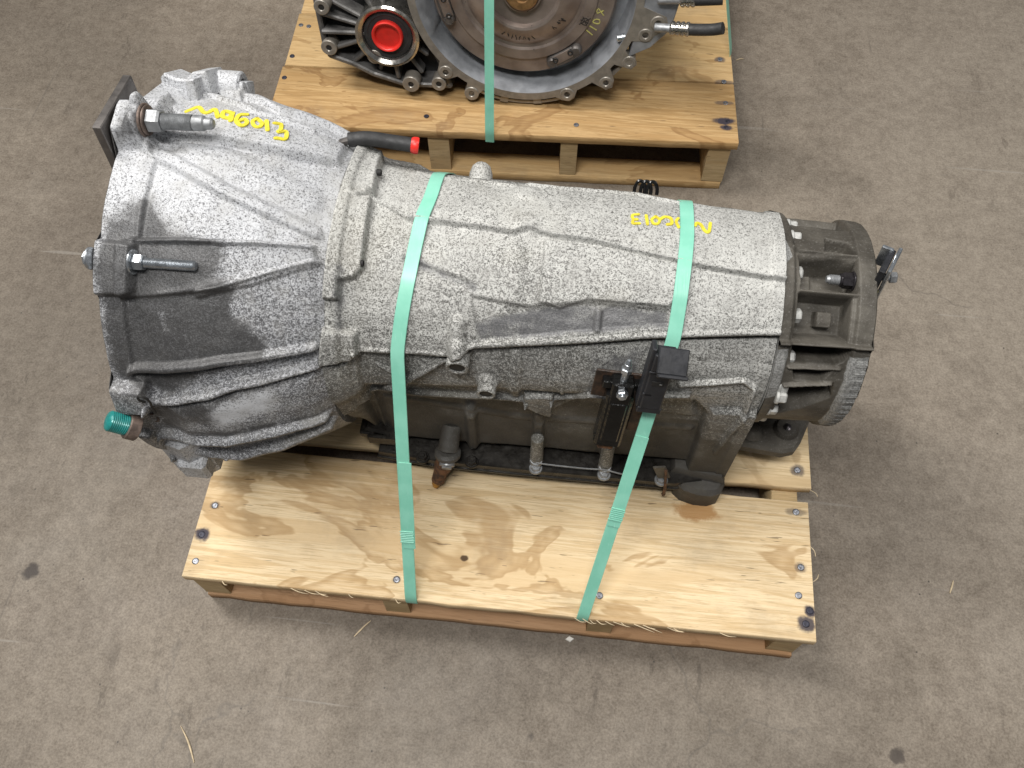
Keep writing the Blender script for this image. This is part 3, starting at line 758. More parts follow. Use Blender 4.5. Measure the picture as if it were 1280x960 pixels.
# ---- end bracket on the output flange
e = thing  # alias kept short
axb = np.array([nrm((.90, -.43, .06)), nrm((.43, .90, .0)), nrm((-.06, .0, .99))])
bc = np.array([.791, .302, .440])
eb = part('end_bracket', cat(box(bc, (.004, .036, .056), axb, .001), box(bc + (-.006, .016, .012), (.012, .004, .030), axb, .001)), 'zinc', GX, angle=25)
part('bracket_bolt', cat(hexa(bc + (.002, -.002, .0), (1, 0, .1), .011, .007), cyl(bc + (-.012, -.002, 0), bc + (.002, -.002, 0), .004)), 'dullzinc', eb, angle=25)
part('bracket_pad', box(bc + (-.006, .002, -.002), (.007, .034, .050), axb, .001), 'black', eb)
part('bracket_sticker', box(bc + (-.0110, -.0135, -.020), (.009, .004, .018), axb, .0005), 'yellow', eb)

# ---- oil pan and its rail
rail = [(.225, .178), (.30, .172), (.45, .171), (.62, .172), (.655, .18), (.662, .30), (.655, .44), (.45, .452), (.24, .448), (.222, .40)]
pan = part('oil_pan', cat(prism([(.232, .19), (.31, .183), (.62, .183), (.648, .2), (.65, .43), (.45, .44), (.25, .435), (.235, .40)], lambda u, v, n_: (u, v, n_), H1 - .0004, .124, .001),
                          prism(rail, lambda u, v, n_: (u, v, n_), .1235, .1275, .0008)), 'pan', GX, angle=40)
part('case_rail', prism([(a + (.003 if a < .4 else -.002), v + .002 if v < .3 else v - .002) for a, v in rail], lambda u, v, n_: (u, v, n_), .1273, .142, .002), 'pan', case, angle=40)
for x, z in ((.288, .1425), (.353, .1425), (.437, .1425), (.526, .1425), (.60, .1425)):
    y = .1765
    o = part('pan_bolt', cat(cyl((x, y, z - .003), (x, y, z + .0015), .0088, n=22), hexa((x, y, z + .001), (0, 0, 1), .012, .006, x * 9), cyl((x, y, z + .006), (x, y, z + .008), .0035)), 'dullzinc' if x > .4 else 'pan', GX, angle=25)
for x in (.437, .526):
    bo = part('bolt_boss', cyl((x, .1855, .150), (x, .191, .205), .0088, .0080, 18, .002), 'cast', case, angle=35, const=(.1, .6))
    part('boss_bolt', lathe([(.0, -.003), (.006, -.002), (.0088, .001), (.0092, .004), (.0080, .007), (.0078, .009)], (x, .184, .147), (0, -.15, 1), 20), 'dullzinc', bo, angle=35)
# rear foot of the case
part('rear_foot', cat(prism([(.620, .178), (.630, .169), (.648, .164), (.666, .164), (.678, .169), (.6835, .182), (.684, .26), (.622, .26)], lambda u, v, n_: (u, v, n_), H1 + .0005, .139, .006), prism([(.612, .188), (.680, .180), (.682, .28), (.612, .28)], lambda u, v, n_: (u, v, n_), .13, .152, .006)), 'cast', case, angle=40, const=(.35, 1.15))
part('dust_cover', cat(prism([(.212, .195), (.262, .186), (.268, .21), (.262, .30), (.215, .30)], lambda u, v, n_: (u, v, n_), .142, .176, .004), box((.236, .188, .162), (.040, .006, .020), None, .002), box((.215, .215, .165), (.020, .05, .012), None, .002)), 'pan', case, angle=35)
# spring wire along the rail
part('spring_wire', tube(spline([(.437, .176, .160), (.46, .1745, .161), (.50, .1745, .160), (.526, .176, .158), (.545, .172, .160), (.557, .168, .169), (.563, .168, .175)], 40), .0011, 6), 'dullzinc', GX)
# rusty vent pin standing at the rail
part('rust_pin', tube(spline([(.600, .171, .185), (.603, .169, .160), (.606, .168, .135), (.607, .168, .112)], 14), [.0018] * 8 + [.0022] * 4 + [.0028, .0016], 8), 'rust', GX)
part('bracket_strip', box((.597, .176, .168), (.016, .003, .034), np.array([nrm((1, 0, .35)), (0, 1, 0), nrm((-.35, 0, 1))]), .001), 'tail', GX, attrs=None)
# pressure fitting: dark neck, rusty elbow, white screw, brass tip
p = np.array([.322, .176, .160])
fit = part('drain_fitting', cat(cyl((.326, .205, .190), (.323, .178, .168), .0125, .0135, 20), lathe([(.0135, 0), (.017, .004), (.017, .009), (.012, .013)], (.323, .178, .171), (0, -.35, -1), 20)), 'cast', GX, angle=30, const=(.35, .95))
part('rusty_elbow', cat(cyl((.322, .172, .158), (.315, .164, .140), .0125, .0115, 18), cyl((.3155, .165, .142), (.309, .157, .117), .0098, .0088, 18)), 'rust', fit, angle=30)
part('fitting_screw', cat(cyl((.3235, .1655, .160), (.3235, .1600, .158), .0100, n=22), hexa((.3235, .161, .1585), (0, -1, -.2), .0125, .0045, .4)), 'dullzinc', fit, angle=25)
part('brass_tip', cat(cyl((.3085, .157, .119), (.3065, .155, .110), .0062, n=16), cyl((.3065, .155, .110), (.3055, .154, .104), .0045, n=16)), 'brass', fit, angle=30)

# ---- cast boss mouths on the side wall (turned bores)
for x, deg, ro_, ri_ in ((.349, 154.2, .0125, .0085), (.379, 173.0, .0105, .0072)):
    p = SP(R_case, x, deg, -.010); d = nrm(rad(deg) + tang(deg) * (.5 if deg < 160 else .12))
    bo = part('bolt_boss', ring(p, p + d * .0175, ro_, ri_, 26, .0015), 'cast', case, const=(0, .35))
    part('bore', lathe([(ri_ + .0003, .0155), (ri_ + .0003, .004), (0, .004)], p, d, 20), 'hole', bo)
# bolt hole on the joint pads
for x, deg in ((.2475, 75), (.2475, 117)):
    p = SP(R_case, x - .006, deg, -.0045)
    part('pad_hole', ring(p + (.002, 0, 0), p + (.0070, 0, 0), .0036, .0026, 16), 'hole', case)

# ---- sensor plug and connector on the side
def frame_at(deg, tilt=0.0, roll=0.0):
    nn = nrm(rad(deg) + tang(deg) * tilt); xx = nrm(np.array([1.0, 0, 0]) + tang(deg) * roll); xx = nrm(xx - nn * (xx @ nn)); yy = np.cross(nn, xx)
    return np.array([xx, yy, nn])
Ax = frame_at(170, .55, .12)
def solid(c, A_, s, ch=.0015): return box(c, s, A_, ch)
c0 = np.array([.521, .168, .345])
dn = nrm(np.array([-.012, -.040, -.125]))                 # the module hangs down the side
Ay = np.array([nrm(np.cross(dn, nrm((.05, -1, .3)))), dn, nrm(np.cross(nrm(np.cross(dn, nrm((.05, -1, .3)))), dn))])
if Ay[2][1] > 0: Ay[2] *= -1; Ay[0] *= -1
sm = part('shift_module', cat(box(c0 + dn * .012, (.030, .082, .024), Ay, .003), box(c0 - dn * .030 + Ay[2] * .002, (.024, .030, .022), Ay, .002), box(c0 + dn * .012 + Ay[2] * .011, (.020, .060, .006), Ay, .002), box(c0 - dn * .036, (.042, .010, .012), Ay, .001)), 'oily', GX, angle=30)
part('module_plug', cat(box(c0 + dn * .056, (.018, .012, .014), Ay, .002)), 'rust', sm)
part('module_bolt', cat(hexa(c0 - dn * .034 + Ay[2] * .012, Ay[2], .011, .007, .2), cyl(c0 - dn * .034 + Ay[2] * .018, c0 - dn * .034 + Ay[2] * .0215, .0035)), 'zinc', sm, angle=25)
q = c0 - dn * .056 + Ay[2] * .004
part('module_stud', cat(hexa(q, -dn, .011, .006, .1), cyl(q - dn * .005, q - dn * .012, .0048, .0038), lathe([(.0038, 0), (.0022, .005), (0, .006)], q - dn * .012, -dn, 14), cyl(q, q + dn * .02, .004)), 'zinc', sm, angle=25)
part('rusty_bracket', cat(box(c0 - dn * .028 + Ay[2] * -.006, (.058, .038, .003), Ay, .001), box(c0 + Ay[0] * .028 * (1 if Ay[0][0] > 0 else -1) + dn * .006 - Ay[2] * .004, (.018, .060, .003), Ay, .001)), 'darkrust', sm, angle=30)
# flip-lid connector
c1 = np.array([.5555, .166, .392]) - dn * .036
sx = Ay[0] * (1 if Ay[0][0] > 0 else -1)
cn = part('connector', cat(box(c1 + dn * .028, (.022, .052, .020), Ay, .0012), box(c1 - sx * .012 + dn * .014, (.005, .080, .016), Ay, .001), box(c1 - sx * .007 + dn * .034, (.010, .004, .020), Ay, .0008), box(c1 - sx * .007 + dn * .004, (.010, .004, .020), Ay, .0008), box(c1 + dn * .057, (.026, .008, .018), Ay, .001), box(c1 - dn * .010 + Ay[2] * .002, (.022, .022, .018), Ay, .001)), 'black', GX, angle=25)
lidA = np.array([sx, nrm(dn + Ay[2] * .9), nrm(np.cross(sx, nrm(dn + Ay[2] * .9)))])
part('connector_lid', cat(box(c1 - dn * .020 + sx * .006 + Ay[2] * .016, (.030, .027, .005), lidA, .001), box(c1 - dn * .012 + sx * .006 + Ay[2] * .030, (.030, .004, .010), lidA, .001)), 'black', cn, angle=25)
part('connector_slot', box(c1 + dn * .017 + Ay[2] * .0102, (.013, .006, .0012), Ay, .0002), 'hole', cn)
part('connector_pin', box(c1 + dn * .017 + Ay[2] * .0106 + sx * .003, (.0026, .0016, .0010), Ay, .0002), 'zinc', cn)

# ---- rear mount plate below the tail
mz = .165
mt = part('mount_bracket', cat(prism([(.672, .236), (.700, .226), (.752, .221), (.768, .226), (.776, .238), (.790, .272), (.788, .33), (.70, .34), (.68, .30)], lambda u, v, n_: (u, v, n_), mz - .016, mz, .004),
                               cyl((.7575, .2550, mz - .002), (.7575, .2550, mz + .006), .0165, .0150, 30, .002), cyl((.713, .244, mz - .002), (.713, .246, mz + .012), .0145, .011, 24, .004)), 'tail', GX, angle=40)
part('mount_hole', lathe([(.0052, .0066), (.0035, .0068), (.0022, .0074), (0, .0076)], (.7575, .2550, mz), (0, 0, 1), 18), 'darkbolt', mt)
part('web', cat(box((.715, .300, .225), (.060, .006, .13), None, .002), box((.735, .335, .20), (.05, .06, .09), None, .006)), 'tail', GX)

# ---- loose shipping hardware on the bell flange
fx = .030
p = SP(R_bell, .020, 86, -.009); p[0] = .024
bu = part('flange_bolt_upper', cat(cyl(p, p + (.003, 0, 0), .0165, n=30), cyl(p + (.003, 0, .0), p + (.0055, 0, .0), .0150, n=30)), 'washer', GX, angle=30)
part('nut', hexa(p + (.0055, 0, 0), (1, 0, .02), .021, .014, .35), 'dullzinc', bu, angle=25)
part('threaded_shank', cat(thread(p + (.019, 0, .0), (1, 0, .03), .0082, .034, .0018), lathe([(.0080, 0), (.0076, .010), (.0060, .012), (.0056, .018), (.0040, .020), (0, .0205)], p + (.052, 0, .001), (1, 0, .03), 18)), 'dullzinc', bu, angle=30)
p2 = np.array([.0365, Y0, Z0]) + rad(124) * .2150
bm_ = part('flange_bolt_middle', cat(cyl(p2, p2 + (.0022, 0, 0), .0125, n=28)), 'zinc', GX, angle=30)
part('nut', hexa(p2 + (.0022, 0, 0), (1, 0, .02), .0145, .010, .1), 'zinc', bm_, angle=25)
part('threaded_shank', thread(p2 + (.012, 0, 0), (1, 0, .03), .0052, .052, .0015, tip=.0008), 'zinc', bm_, angle=30)
p3 = p2 + (-.0435, 0, 0); part('bolt_head', cat(hexa(p3, (-1, 0, 0), .0125, .004), cyl(p3, p3 + (.0032, 0, 0), .0112, n=24)), 'zinc', bm_, angle=25)
# steel converter retainer plate
k_ = np.array([-.0112, .340, .526])
ca_, sa_ = math.cos(.10), math.sin(.10)
pl = part('retainer_plate', box(k_, (.0095, .084, .082), np.array([(1, 0, 0), (0, ca_, -sa_), (0, sa_, ca_)]), .001), 'steel', GX, angle=25)
part('plate_bolt', cat(hexa(k_ + (-.005, -.012, .022), (-1, 0, .0), .016, .010, .2)), 'silver', pl, angle=25)
# cast bracket standing on the far shoulder of the bell
def shoulder(a_, deg_, r_): return np.array([a_, Y0 + r_ * math.cos(deg_ * D2R), Z0 + r_ * math.sin(deg_ * D2R)])
def lugp(poly, d0, d1, ch=.002): return prism(poly, lambda u, v, n_: shoulder(u, n_ / .2 / D2R, v), d0 * D2R * .2, d1 * D2R * .2, ch)
part('cast_bracket', cat(lugp([(.001, .19), (-.001, .2265), (.004, .2315), (.016, .2275), (.028, .2265), (.036, .2345), (.050, .2365), (.0545, .229), (.057, .19)], 50, 61, .0025),
    lugp([(.0, .19), (.001, .222), (.012, .219), (.030, .214), (.044, .207), (.050, .19)], 60.5, 74, .004),
    lugp([(.034, .19), (.036, .232), (.046, .233), (.050, .19)], 46, 66, .002),
    lugp([(.058, .19), (.060, .226), (.084, .2235), (.088, .19)], 48, 53.5, .002)), 'bell', bell, angle=40)
# teal threaded dowel in a brown sleeve, clip and foot
t0 = np.array([-.010, .083, .374]); t1 = np.array([.012, .087, .352])
td = nrm(t1 - t0); L = np.linalg.norm(t1 - t0)
dw = part('thread_dowel', lathe([(.004, 0), (.0095, .0015)] + [(.0113 if i % 2 else .0108, .003 + i * .0010) for i in range(20)] + [(.0110, L), (.009, L), (.009, L - .012), (0, L - .012)], t0, td, 26), 'teal', GX)
part('dowel_sleeve', ring(t0 + td * (L - .010), t0 + td * (L + .002), .0142, .0108, 28), 'washer', dw)
part('lower_lug', cat(prism([(.0, .105), (.0, .16), (.05, .17), (.05, .112), (.03, .098)], lambda u, v, n_: (u, v, n_), .195, .285, .008), box((.030, .106, .222), (.036, .026, .036), None, .004)), 'bell', bell, attrs=None)
cp = SP(R_bell, .034, 168, .003)
part('wire_clip', tube(spline([cp + (-.003, 0, .012), cp + (-.006, -.002, .020), cp + (-.002, -.003, .030), cp + (.004, -.003, .028), cp + (.005, -.002, .018), cp + (.002, -.001, .006), cp + (.001, -.002, -.008)], 24), .0013, 7), 'hole', GX)
for x, deg in ((.020, 178), (.035, 199)):
    cq = SP(R_bell, x, deg, .001); tq = tang(deg)
    part('spring_clip', tube([cq + (math.cos(t) * .004, 0, 0) + tq * math.sin(t) * .008 for t in np.linspace(0, 5.2, 18)], .0012, 6), 'washer', GX)

# lifting eye on the far shoulder of the bell
ec = np.array([.066, .446, .500])
ey = part('lifting_eye', cat(ring(ec + (-.018, 0, 0), ec + (.012, 0, 0), .0175, .0085, 30, .002), prism([(-.028, -.05), (-.026, .0), (-.014, .012), (.006, .012), (.012, -.05)], lambda u, v, n_: ec + (u, -.006 + n_ + v * -.45, v - .004), -.008, .008, .003)), 'bell', bell, angle=40)
part('bore', lathe([(.0088, .0115), (.0086, -.004), (0, -.004)], ec, (1, 0, 0), 20), 'hole', ey)
# breather hose with red plug
hz = part('breather_hose', tube(spline([(.206, .392, .487), (.226, .395, .488), (.250, .397, .484), (.276, .398, .480)], 12), .0080, 18), 'rubber', GX)
part('hose_barb', tube(spline([(.196, .385, .462), (.191, .387, .474), (.196, .390, .483), (.208, .392, .487)], 14), .0042, 10), 'steel', hz)
hd = nrm((.276 - .250, .001, -.004)); he = np.array([.2765, .398, .480])
part('red_plug', lathe([(.0076, -.004), (.0090, -.001), (.0094, .003), (.0086, .005), (.0038, .005), (.0032, -.002), (0, -.002)], he, hd, 24), 'red', hz)
part('hose_shelf', prism([(.225, .36), (.262, .37), (.285, .395), (.262, .43), (.21, .43)], lambda u, v, n_: (u, v, n_ - (u - .22) * .25 - (v - .36) * .55), .425, .4625, .003), 'cast', case, attrs=None)
# short lug on the far rail and a dark wire clip
lp = SP(R_case, .349, 54, -.01)
part('far_lug', lathe([(.014, 0), (.013, .018), (.010, .026), (.005, .030), (0, .031)], lp, nrm((0, .75, .66)), 22), 'cast', case, attrs=None)
kp = np.array([.537, .409, .420])
for dx in (-.007, 0, .007):
    part('cable_clip', tube([kp + (dx + .006 * math.cos(t), .008 * math.sin(t), .008 * math.sin(t) + .003) for t in np.linspace(-.3, 3.4, 14)], .0022, 7), 'oily', GX)

# ---- yellow pen numbers
def pen(name, strokes, Rf, parent, wd):
    gs = []
    for st_ in strokes:
        q_ = spline(st_, max(10, 7 * len(st_))) if len(st_) > 2 else np.linspace(st_[0], st_[1], 8)
        P = np.array([SP(Rf, a, bb, .0006) for a, bb in q_])
        Wn = [np.cross(rad(bb), nrm(t)) for (a, bb), t in zip(q_, np.gradient(P, axis=0))]
        gs.append(ribbon(P, Wn, wd * random.uniform(.9, 1.1), .0012))
        for e_ in (P[0], P[-1]): gs.append(lathe([(wd * .5, -.0005), (wd * .48, .0005), (0, .0007)], e_, rad(q_[0][1]), 12))
    return part(name, cat(*gs), 'yellow', parent, angle=60)
pen('pen_number', [[(.0461, 74.0), (.0505, 72.8), (.0565, 71.9), (.0656, 74.8), (.0711, 75.1), (.0754, 72.8), (.0841, 77.1)],
    [(.0953, 74), (.0869, 73.6), (.0883, 76.4), (.096, 76.8), (.0955, 73.6), (.0988, 78.1)],
    [(.1097, 73.2), (.1035, 74.4), (.104, 77.8), (.1108, 78.9), (.114, 77.1), (.1099, 75.7), (.1056, 77.5)],
    [(.1206, 73.8), (.1182, 75.7), (.1218, 77.4), (.1265, 77.1), (.1271, 75.2), (.1206, 73.8)],
    [(.1299, 73.5), (.1352, 77.6)],
    [(.1381, 73.4), (.1442, 73.1), (.1466, 75.6), (.1454, 77), (.1518, 75.7), (.154, 79), (.1458, 80.2)]], R_bell, bell, .0048)
pen('pen_number', [[(.5262, 78.9), (.5197, 79.9), (.5209, 82.5), (.5252, 82.3), (.5209, 82.8), (.5205, 85.1), (.5274, 84.6)],
    [(.5342, 79.1), (.5359, 84.6)], [(.5444, 78.8), (.5403, 81.3), (.5423, 83.8), (.5471, 83.4), (.5487, 80.6), (.5444, 78.8)],
    [(.5498, 80.1), (.5541, 78.4), (.5605, 78.8), (.5615, 82.3), (.5567, 83.4)], [(.5686, 78), (.5664, 80.5), (.5689, 84.1)],
    [(.5867, 81.5), (.5884, 79.7), (.5926, 80.4), (.5967, 84.2), (.6009, 84.5), (.603, 78.3)]], R_case, case, .0033)

# ------------------------------------------------------------------ straps over the gearbox
def hull(pt):
    idx = sorted(range(len(pt)), key=lambda i: (pt[i][1], pt[i][2]))
    def half(ix):
        h = []
        for i in ix:
            while len(h) >= 2:
                a, b_, c_ = pt[h[-2]], pt[h[-1]], pt[i]
                if (b_[1] - a[1]) * (c_[2] - a[2]) - (b_[2] - a[2]) * (c_[1] - a[1]) <= 0: h.pop()
                else: break
            h.append(i)
        return h
    lo = half(idx); up = half(idx[::-1])
    return [pt[i] for i in lo[:-1] + up[:-1]]
def strap_loop(deg_x, pallet_pts, width, thick, rfun=R_case):
    dg = np.arange(-10, 215, 1.5); pt = []
    D = [d for d, _ in deg_x]; X = [x for _, x in deg_x]
    for d in dg:
        x = float(np.interp(d, D, X)); dd = d % 360
        r = max(float(rfun(np.array([x + o]), np.array([(dd if dd > 1 else dd + 1) * D2R]))[0]) for o in (-.006, 0, .006)) + .0012 if dd < 215 else .12
        pt.append((x, Y0 + r * math.cos(d * D2R), Z0 + r * math.sin(d * D2R)))
    pt += pallet_pts
    H = hull(pt)
    k0 = min(range(len(H)), key=lambda i: H[i][2] - H[i][1] * .2)
    H = H[k0:] + H[:k0] + [H[k0]]
    # resample evenly; corners stay rounded by a millimetre or two
    P = [np.array(H[0])]
    for a, b_ in zip(H[:-1], H[1:]):
        a = np.array(a); b_ = np.array(b_); m = max(1, int(np.linalg.norm(b_ - a) / .006))
        for j in range(1, m + 1): P.append(a + (b_ - a) * j / m)
    P = np.array(P)
    for _ in range(2): P[1:-1] = (P[:-2] + 2 * P[1:-1] + P[2:]) / 4
    return P
def strap(name, P, width, thick, label, group=None, weld=None, flap=None):
    loc = tuple(P[len(P) // 2]); wd = np.array([[1.0, 0, 0]] * len(P))
    o = solo(name, ribbon(P, wd, width, thick), 'strap', loc, label, 'strap', group, angle=40)
    return o
S1 = strap_loop([(-10, .31), (54, .3056), (82, .3052), (100, .2985), (118, .2947), (135, .2893), (153, .2844), (200, .2860)],
    [(.2965, -.0012, H1 + .0012), (.2965, -.0012, H1 - .019), (.30, .562, H1 + .001), (.30, .562, H1 - .019)], .0150, .0009)
s1 = strap('plastic_strap', S1, .0150, .0009, 'mint green plastic strap around the gearbox next to the bell end')
S2 = strap_loop([(-10, .578), (62, .5785), (89, .5778), (110, .5748), (129, .5733), (145, .571), (200, .56)],
    [(.5125, -.0012, H1 + .0012), (.5125, -.0012, H1 - .019), (.578, .562, H1 + .001), (.578, .562, H1 - .019)], .0150, .0009)
s2 = strap('plastic_strap', S2, .0150, .0009, 'mint green plastic strap around the gearbox near the pen number and dark tail')
def weld(owner, S, tz, side):
    """overlap of the two strap ends: doubled layer with a ribbed melt seam"""
    fr = S[(S[:, 1] < .17)]; i = int(np.argmin(np.abs(fr[:, 2] - tz)))
    p = fr[i]; t = nrm(fr[max(i - 3, 0)] - fr[min(i + 3, len(fr) - 1)]); t = t if t[2] < 0 else -t
    wd = nrm(np.array([1., 0, 0]) - t * t[0]); nn = np.cross(t, wd); nn = nn if nn[1] < 0 else -nn
    part('strap_overlap', cat(box(p - t * .045 + nn * .0010 + wd * side * .0022, (.0150, .125, .0009), np.array([wd, t, nn]), .0002)), 'strap', owner)
    gs = [box(p + t * (k * .0026 - .008) + nn * .0018 + wd * (k % 2) * .0006, (.0165, .0019, .0012), np.array([wd, t, nn]), .0004) for k in range(7)]
    part('weld_seam', cat(*gs), 'strap', owner)
weld(s1, S1, .187, 1); weld(s2, S2, .232, .2)

# ------------------------------------------------------------------ transaxle on the far pallet
tl = 9 * D2R
TO = np.array([.35, .862, .12]); TU = np.array([1., 0, 0]); TW = np.array([0, math.sin(tl), math.cos(tl)]); TN = np.array([0, -math.cos(tl), math.sin(tl)])
def tx(u, v, n_): return TO + TU * u + TW * v + TN * n_
TX = thing('transaxle', (.35, .95, H2), 'dark grey transaxle with torque converter and red plug standing on the far pallet', 'transaxle')
CU, CW = 0.0, .195
# bell flange: ring from the opening to a lobed rim
nf = 120; rim = []
lobes = [(-.129, .051, .014), (-.086, .014, .014), (.077, .025, .014), (.140, .052, .014), (.174, .091, .013), (.194, .140, .014), (.211, .161, .016), (-.19, .25, .014), (-.13, .345, .014), (0, .39, .014), (.13, .35, .014), (.195, .27, .014)]
for k in range(nf):
    a = 2 * math.pi * k / nf; r = .186
    for (lu, lw, lr) in lobes:
        dl = math.hypot(lu - CU, lw - CW); al = math.atan2(lw - CW, lu - CU); da = (a - al + math.pi) % (2 * math.pi) - math.pi
        s_ = dl * math.sin(da)
        if abs(s_) < lr and abs(da) < 1: r = max(r, dl * math.cos(da) + math.sqrt(lr * lr - s_ * s_))
    rim.append(r)
V = []; F = []
for fi, (rf, nn) in enumerate((('i', -.012), ('i', 0), ('o', 0), ('o', -.012), ('o2', -.016), ('o3', -.05))):
    for k in range(nf):
        a = 2 * math.pi * k / nf; r = {'i': .1735, 'o': rim[k], 'o2': .179, 'o3': .176}[rf]
        V.append(tx(CU + r * math.cos(a), CW + r * math.sin(a), nn))
for i in range(5):
    for k in range(nf): F.append((i * nf + k, i * nf + (k + 1) % nf, (i + 1) * nf + (k + 1) % nf, (i + 1) * nf + k))
fg = part('bell_flange', (V, F), 'txface', TX, angle=30)
# side wing of the flange by the hose
part('flange_wing', prism([(.172, .10), (.205, .118), (.232, .150), (.240, .20), (.232, .26), (.196, .28), (.186, .20)], tx, -.05, -.001, .002), 'txcast', TX, angle=30)
# inner wall with stepped facets
V = []; F = []; prof = [(.1735, 0), (.172, -.012), (.166, -.040), (.160, -.070), (.02, -.075)]
for i, (r, nn) in enumerate(prof):
    for k in range(nf):
        a = 2 * math.pi * k / nf; st_ = (.0045 if (k // 7) % 3 == 0 else 0.0) if 0 < i < 4 else 0
        V.append(tx(CU + (r - st_) * math.cos(a), CW + (r - st_) * math.sin(a), nn))
for i in range(4):
    for k in range(nf): F.append((i * nf + k, i * nf + (k + 1) % nf, (i + 1) * nf + (k + 1) % nf, (i + 1) * nf + k))
part('bell_wall', (V, F), 'txcast', TX, angle=25)
# bolt ears: turned pads with open holes
for (u, v, n0, ro_) in ((-.129, .051, .002, .012), (-.086, .014, .002, .0125), (.077, .025, .002, .012), (.140, .052, .002, .011), (.174, .091, .001, .011), (.194, .140, .002, .011), (.211, .161, .002, .012),
                        (-.322, .157, .012, .0125), (-.326, .078, -.004, .0135), (-.250, .067, -.004, .0125), (-.190, .025, .004, .0145), (-.142, .028, .002, .0125)):
    er = part('bolt_ear', ring(tx(u, v, n0 - .024), tx(u, v, n0), ro_, .0048, 24, .001), 'txface', TX, angle=30)
    part('bolt_hole', lathe([(.0048, -.002), (.0046, -.016), (0, -.016)], tx(u, v, n0), TN, 14), 'hole', er)
# second rim standing off the flange, with open slots behind it
def arc_rim(a0, a1, r0, r1, n0, n1, m=26):
    V = []; F = []
    for k in range(m + 1):
        a = (a0 + (a1 - a0) * k / m) * D2R
        for (r, nn) in ((r0, n0), (r1, n0), (r1, n1), (r0, n1)): V.append(tx(CU + r * math.cos(a), CW + r * math.sin(a), nn))
    for k in range(m):
        for q in range(4): F.append((k * 4 + q, k * 4 + (q + 1) % 4, k * 4 + 4 + (q + 1) % 4, k * 4 + 4 + q))
    F += [[0, 1, 2, 3], [m * 4 + q for q in (3, 2, 1, 0)]]
    return np.array(V), F
part('outer_rim', cat(arc_rim(-116, -84, .1915, .1965, -.030, -.006), arc_rim(-84, -80, .180, .1965, -.030, -.004, 4), arc_rim(-80, -66, .1915, .1965, -.030, -.006, 12), arc_rim(-101, -97, .180, .199, -.030, -.005, 4)), 'txface', TX, angle=30)
part('outer_rim', cat(arc_rim(-47, -33, .1960, .2010, -.028, -.005, 10), arc_rim(-26, -16, .1985, .2035, -.028, -.005, 8)), 'txface', TX, angle=30)
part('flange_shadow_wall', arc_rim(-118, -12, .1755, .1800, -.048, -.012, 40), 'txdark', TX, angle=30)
# torque converter
cprof = [(.02, -.06), (.147, -.06), (.1485, -.026), (.1445, -.020), (.120, -.017), (.1175, -.0125), (.101, -.011), (.0985, -.0155), (.093, -.0155), (.088, -.012), (.074, -.002), (.060, .002), (.056, .001), (.054, -.008), (.032, -.009), (.030, .001), (.0285, .0015), (.026, -.001), (0, -.001)]
tc = part('torque_converter', lathe(cprof, tx(-.003, CW, .0), TN, 96), 'conv', TX, angle=28)
part('pilot_hub', lathe([(.0255, -.002), (.0255, .005), (.023, .007), (.012, .0075), (.0105, .004), (0, .004)], tx(-.003, CW, 0), TN, 40), 'bronze', tc, angle=30)
def polar(a, r, n_=0): return tx(-.003 + r * math.cos(a), CW + r * math.sin(a), n_)
for a in (-57 * D2R, 196 * D2R, 70 * D2R):
    er_ = TU * math.cos(a) + TW * math.sin(a); et = -TU * math.sin(a) + TW * math.cos(a); A_ = np.array([et, er_, TN]); c_ = polar(a, .129, -.014)
    lg = part('drive_lug', cat(box(c_, (.040, .020, .010), A_, .002), cyl(c_ + et * .022 - TN * .005, c_ + et * .022 + TN * .007, .0105, .0085, 22, .002), cyl(c_ - et * .022 - TN * .005, c_ - et * .022 + TN * .007, .0105, .0085, 22, .002)), 'steel', tc, angle=35)
    part('lug_plate', box(c_ + TN * .0055 - er_ * .002, (.030, .015, .002), A_, .0006), 'conv', lg)
    for s_ in (-1, 1): part('lug_hole', ring(c_ + et * s_ * .014 - er_ * .003 + TN * .004, c_ + et * s_ * .014 - er_ * .003 + TN * .0085, .0048, .0026, 14), 'hole', lg)
# pen and stamp marks on the converter (arc-wise strokes)
def marks(name, strokes, mat, wd, n_):
    gs = []
    for st_ in strokes:
        P = np.array([polar(a * D2R, r, float(np.interp(r, [.056, .060, .074, .088, .093, .0985, .101, .1175, .120, .1445], [.001, .002, -.002, -.012, -.0155, -.0155, -.011, -.0125, -.017, -.020])) + .0006) for a, r in st_]); P = spline(P, 9) if len(P) > 2 else np.linspace(P[0], P[1], 5)
        Wd = [np.cross(TN, nrm(t)) for t in np.gradient(P, axis=0)]
        gs.append(ribbon(P, Wd, wd, .0007))
    return part(name, cat(*gs), mat, tc)
marks('pen_marks', [[(-31, .120), (-32, .134)], [(-27, .121), (-27.5, .135)], [(-23, .122), (-20.5, .124), (-20, .131), (-22.5, .133), (-23.5, .127), (-23, .122)], [(-16, .134), (-14, .128), (-12.5, .132), (-14, .127), (-16, .122), (-12, .121), (-13.5, .127)]], 'pen', .0016, -.0185)
rs = random.Random(3)
stamps = []
for a in list(range(-112, -72, 5)) + [-46, -38, -34, -30]:
    for _ in range(2):
        a1 = a + rs.uniform(-1.5, 1.5); r1 = .073 + rs.uniform(-.002, .002); stamps.append([(a1, r1), (a1 + rs.uniform(-2.5, 2.5), r1 + rs.uniform(.003, .008))])
marks('stamp_marks', stamps, 'ink', .0011, -.0035)
marks('inspection_mark', [[(-27, .105), (-22, .105), (-22, .114), (-27, .114), (-27, .105)], [(-29, .104), (-20, .116)], [(-24.5, .102), (-24.5, .116)], [(-21, .103), (-27, .116)]], 'ink', .0012, -.0113)
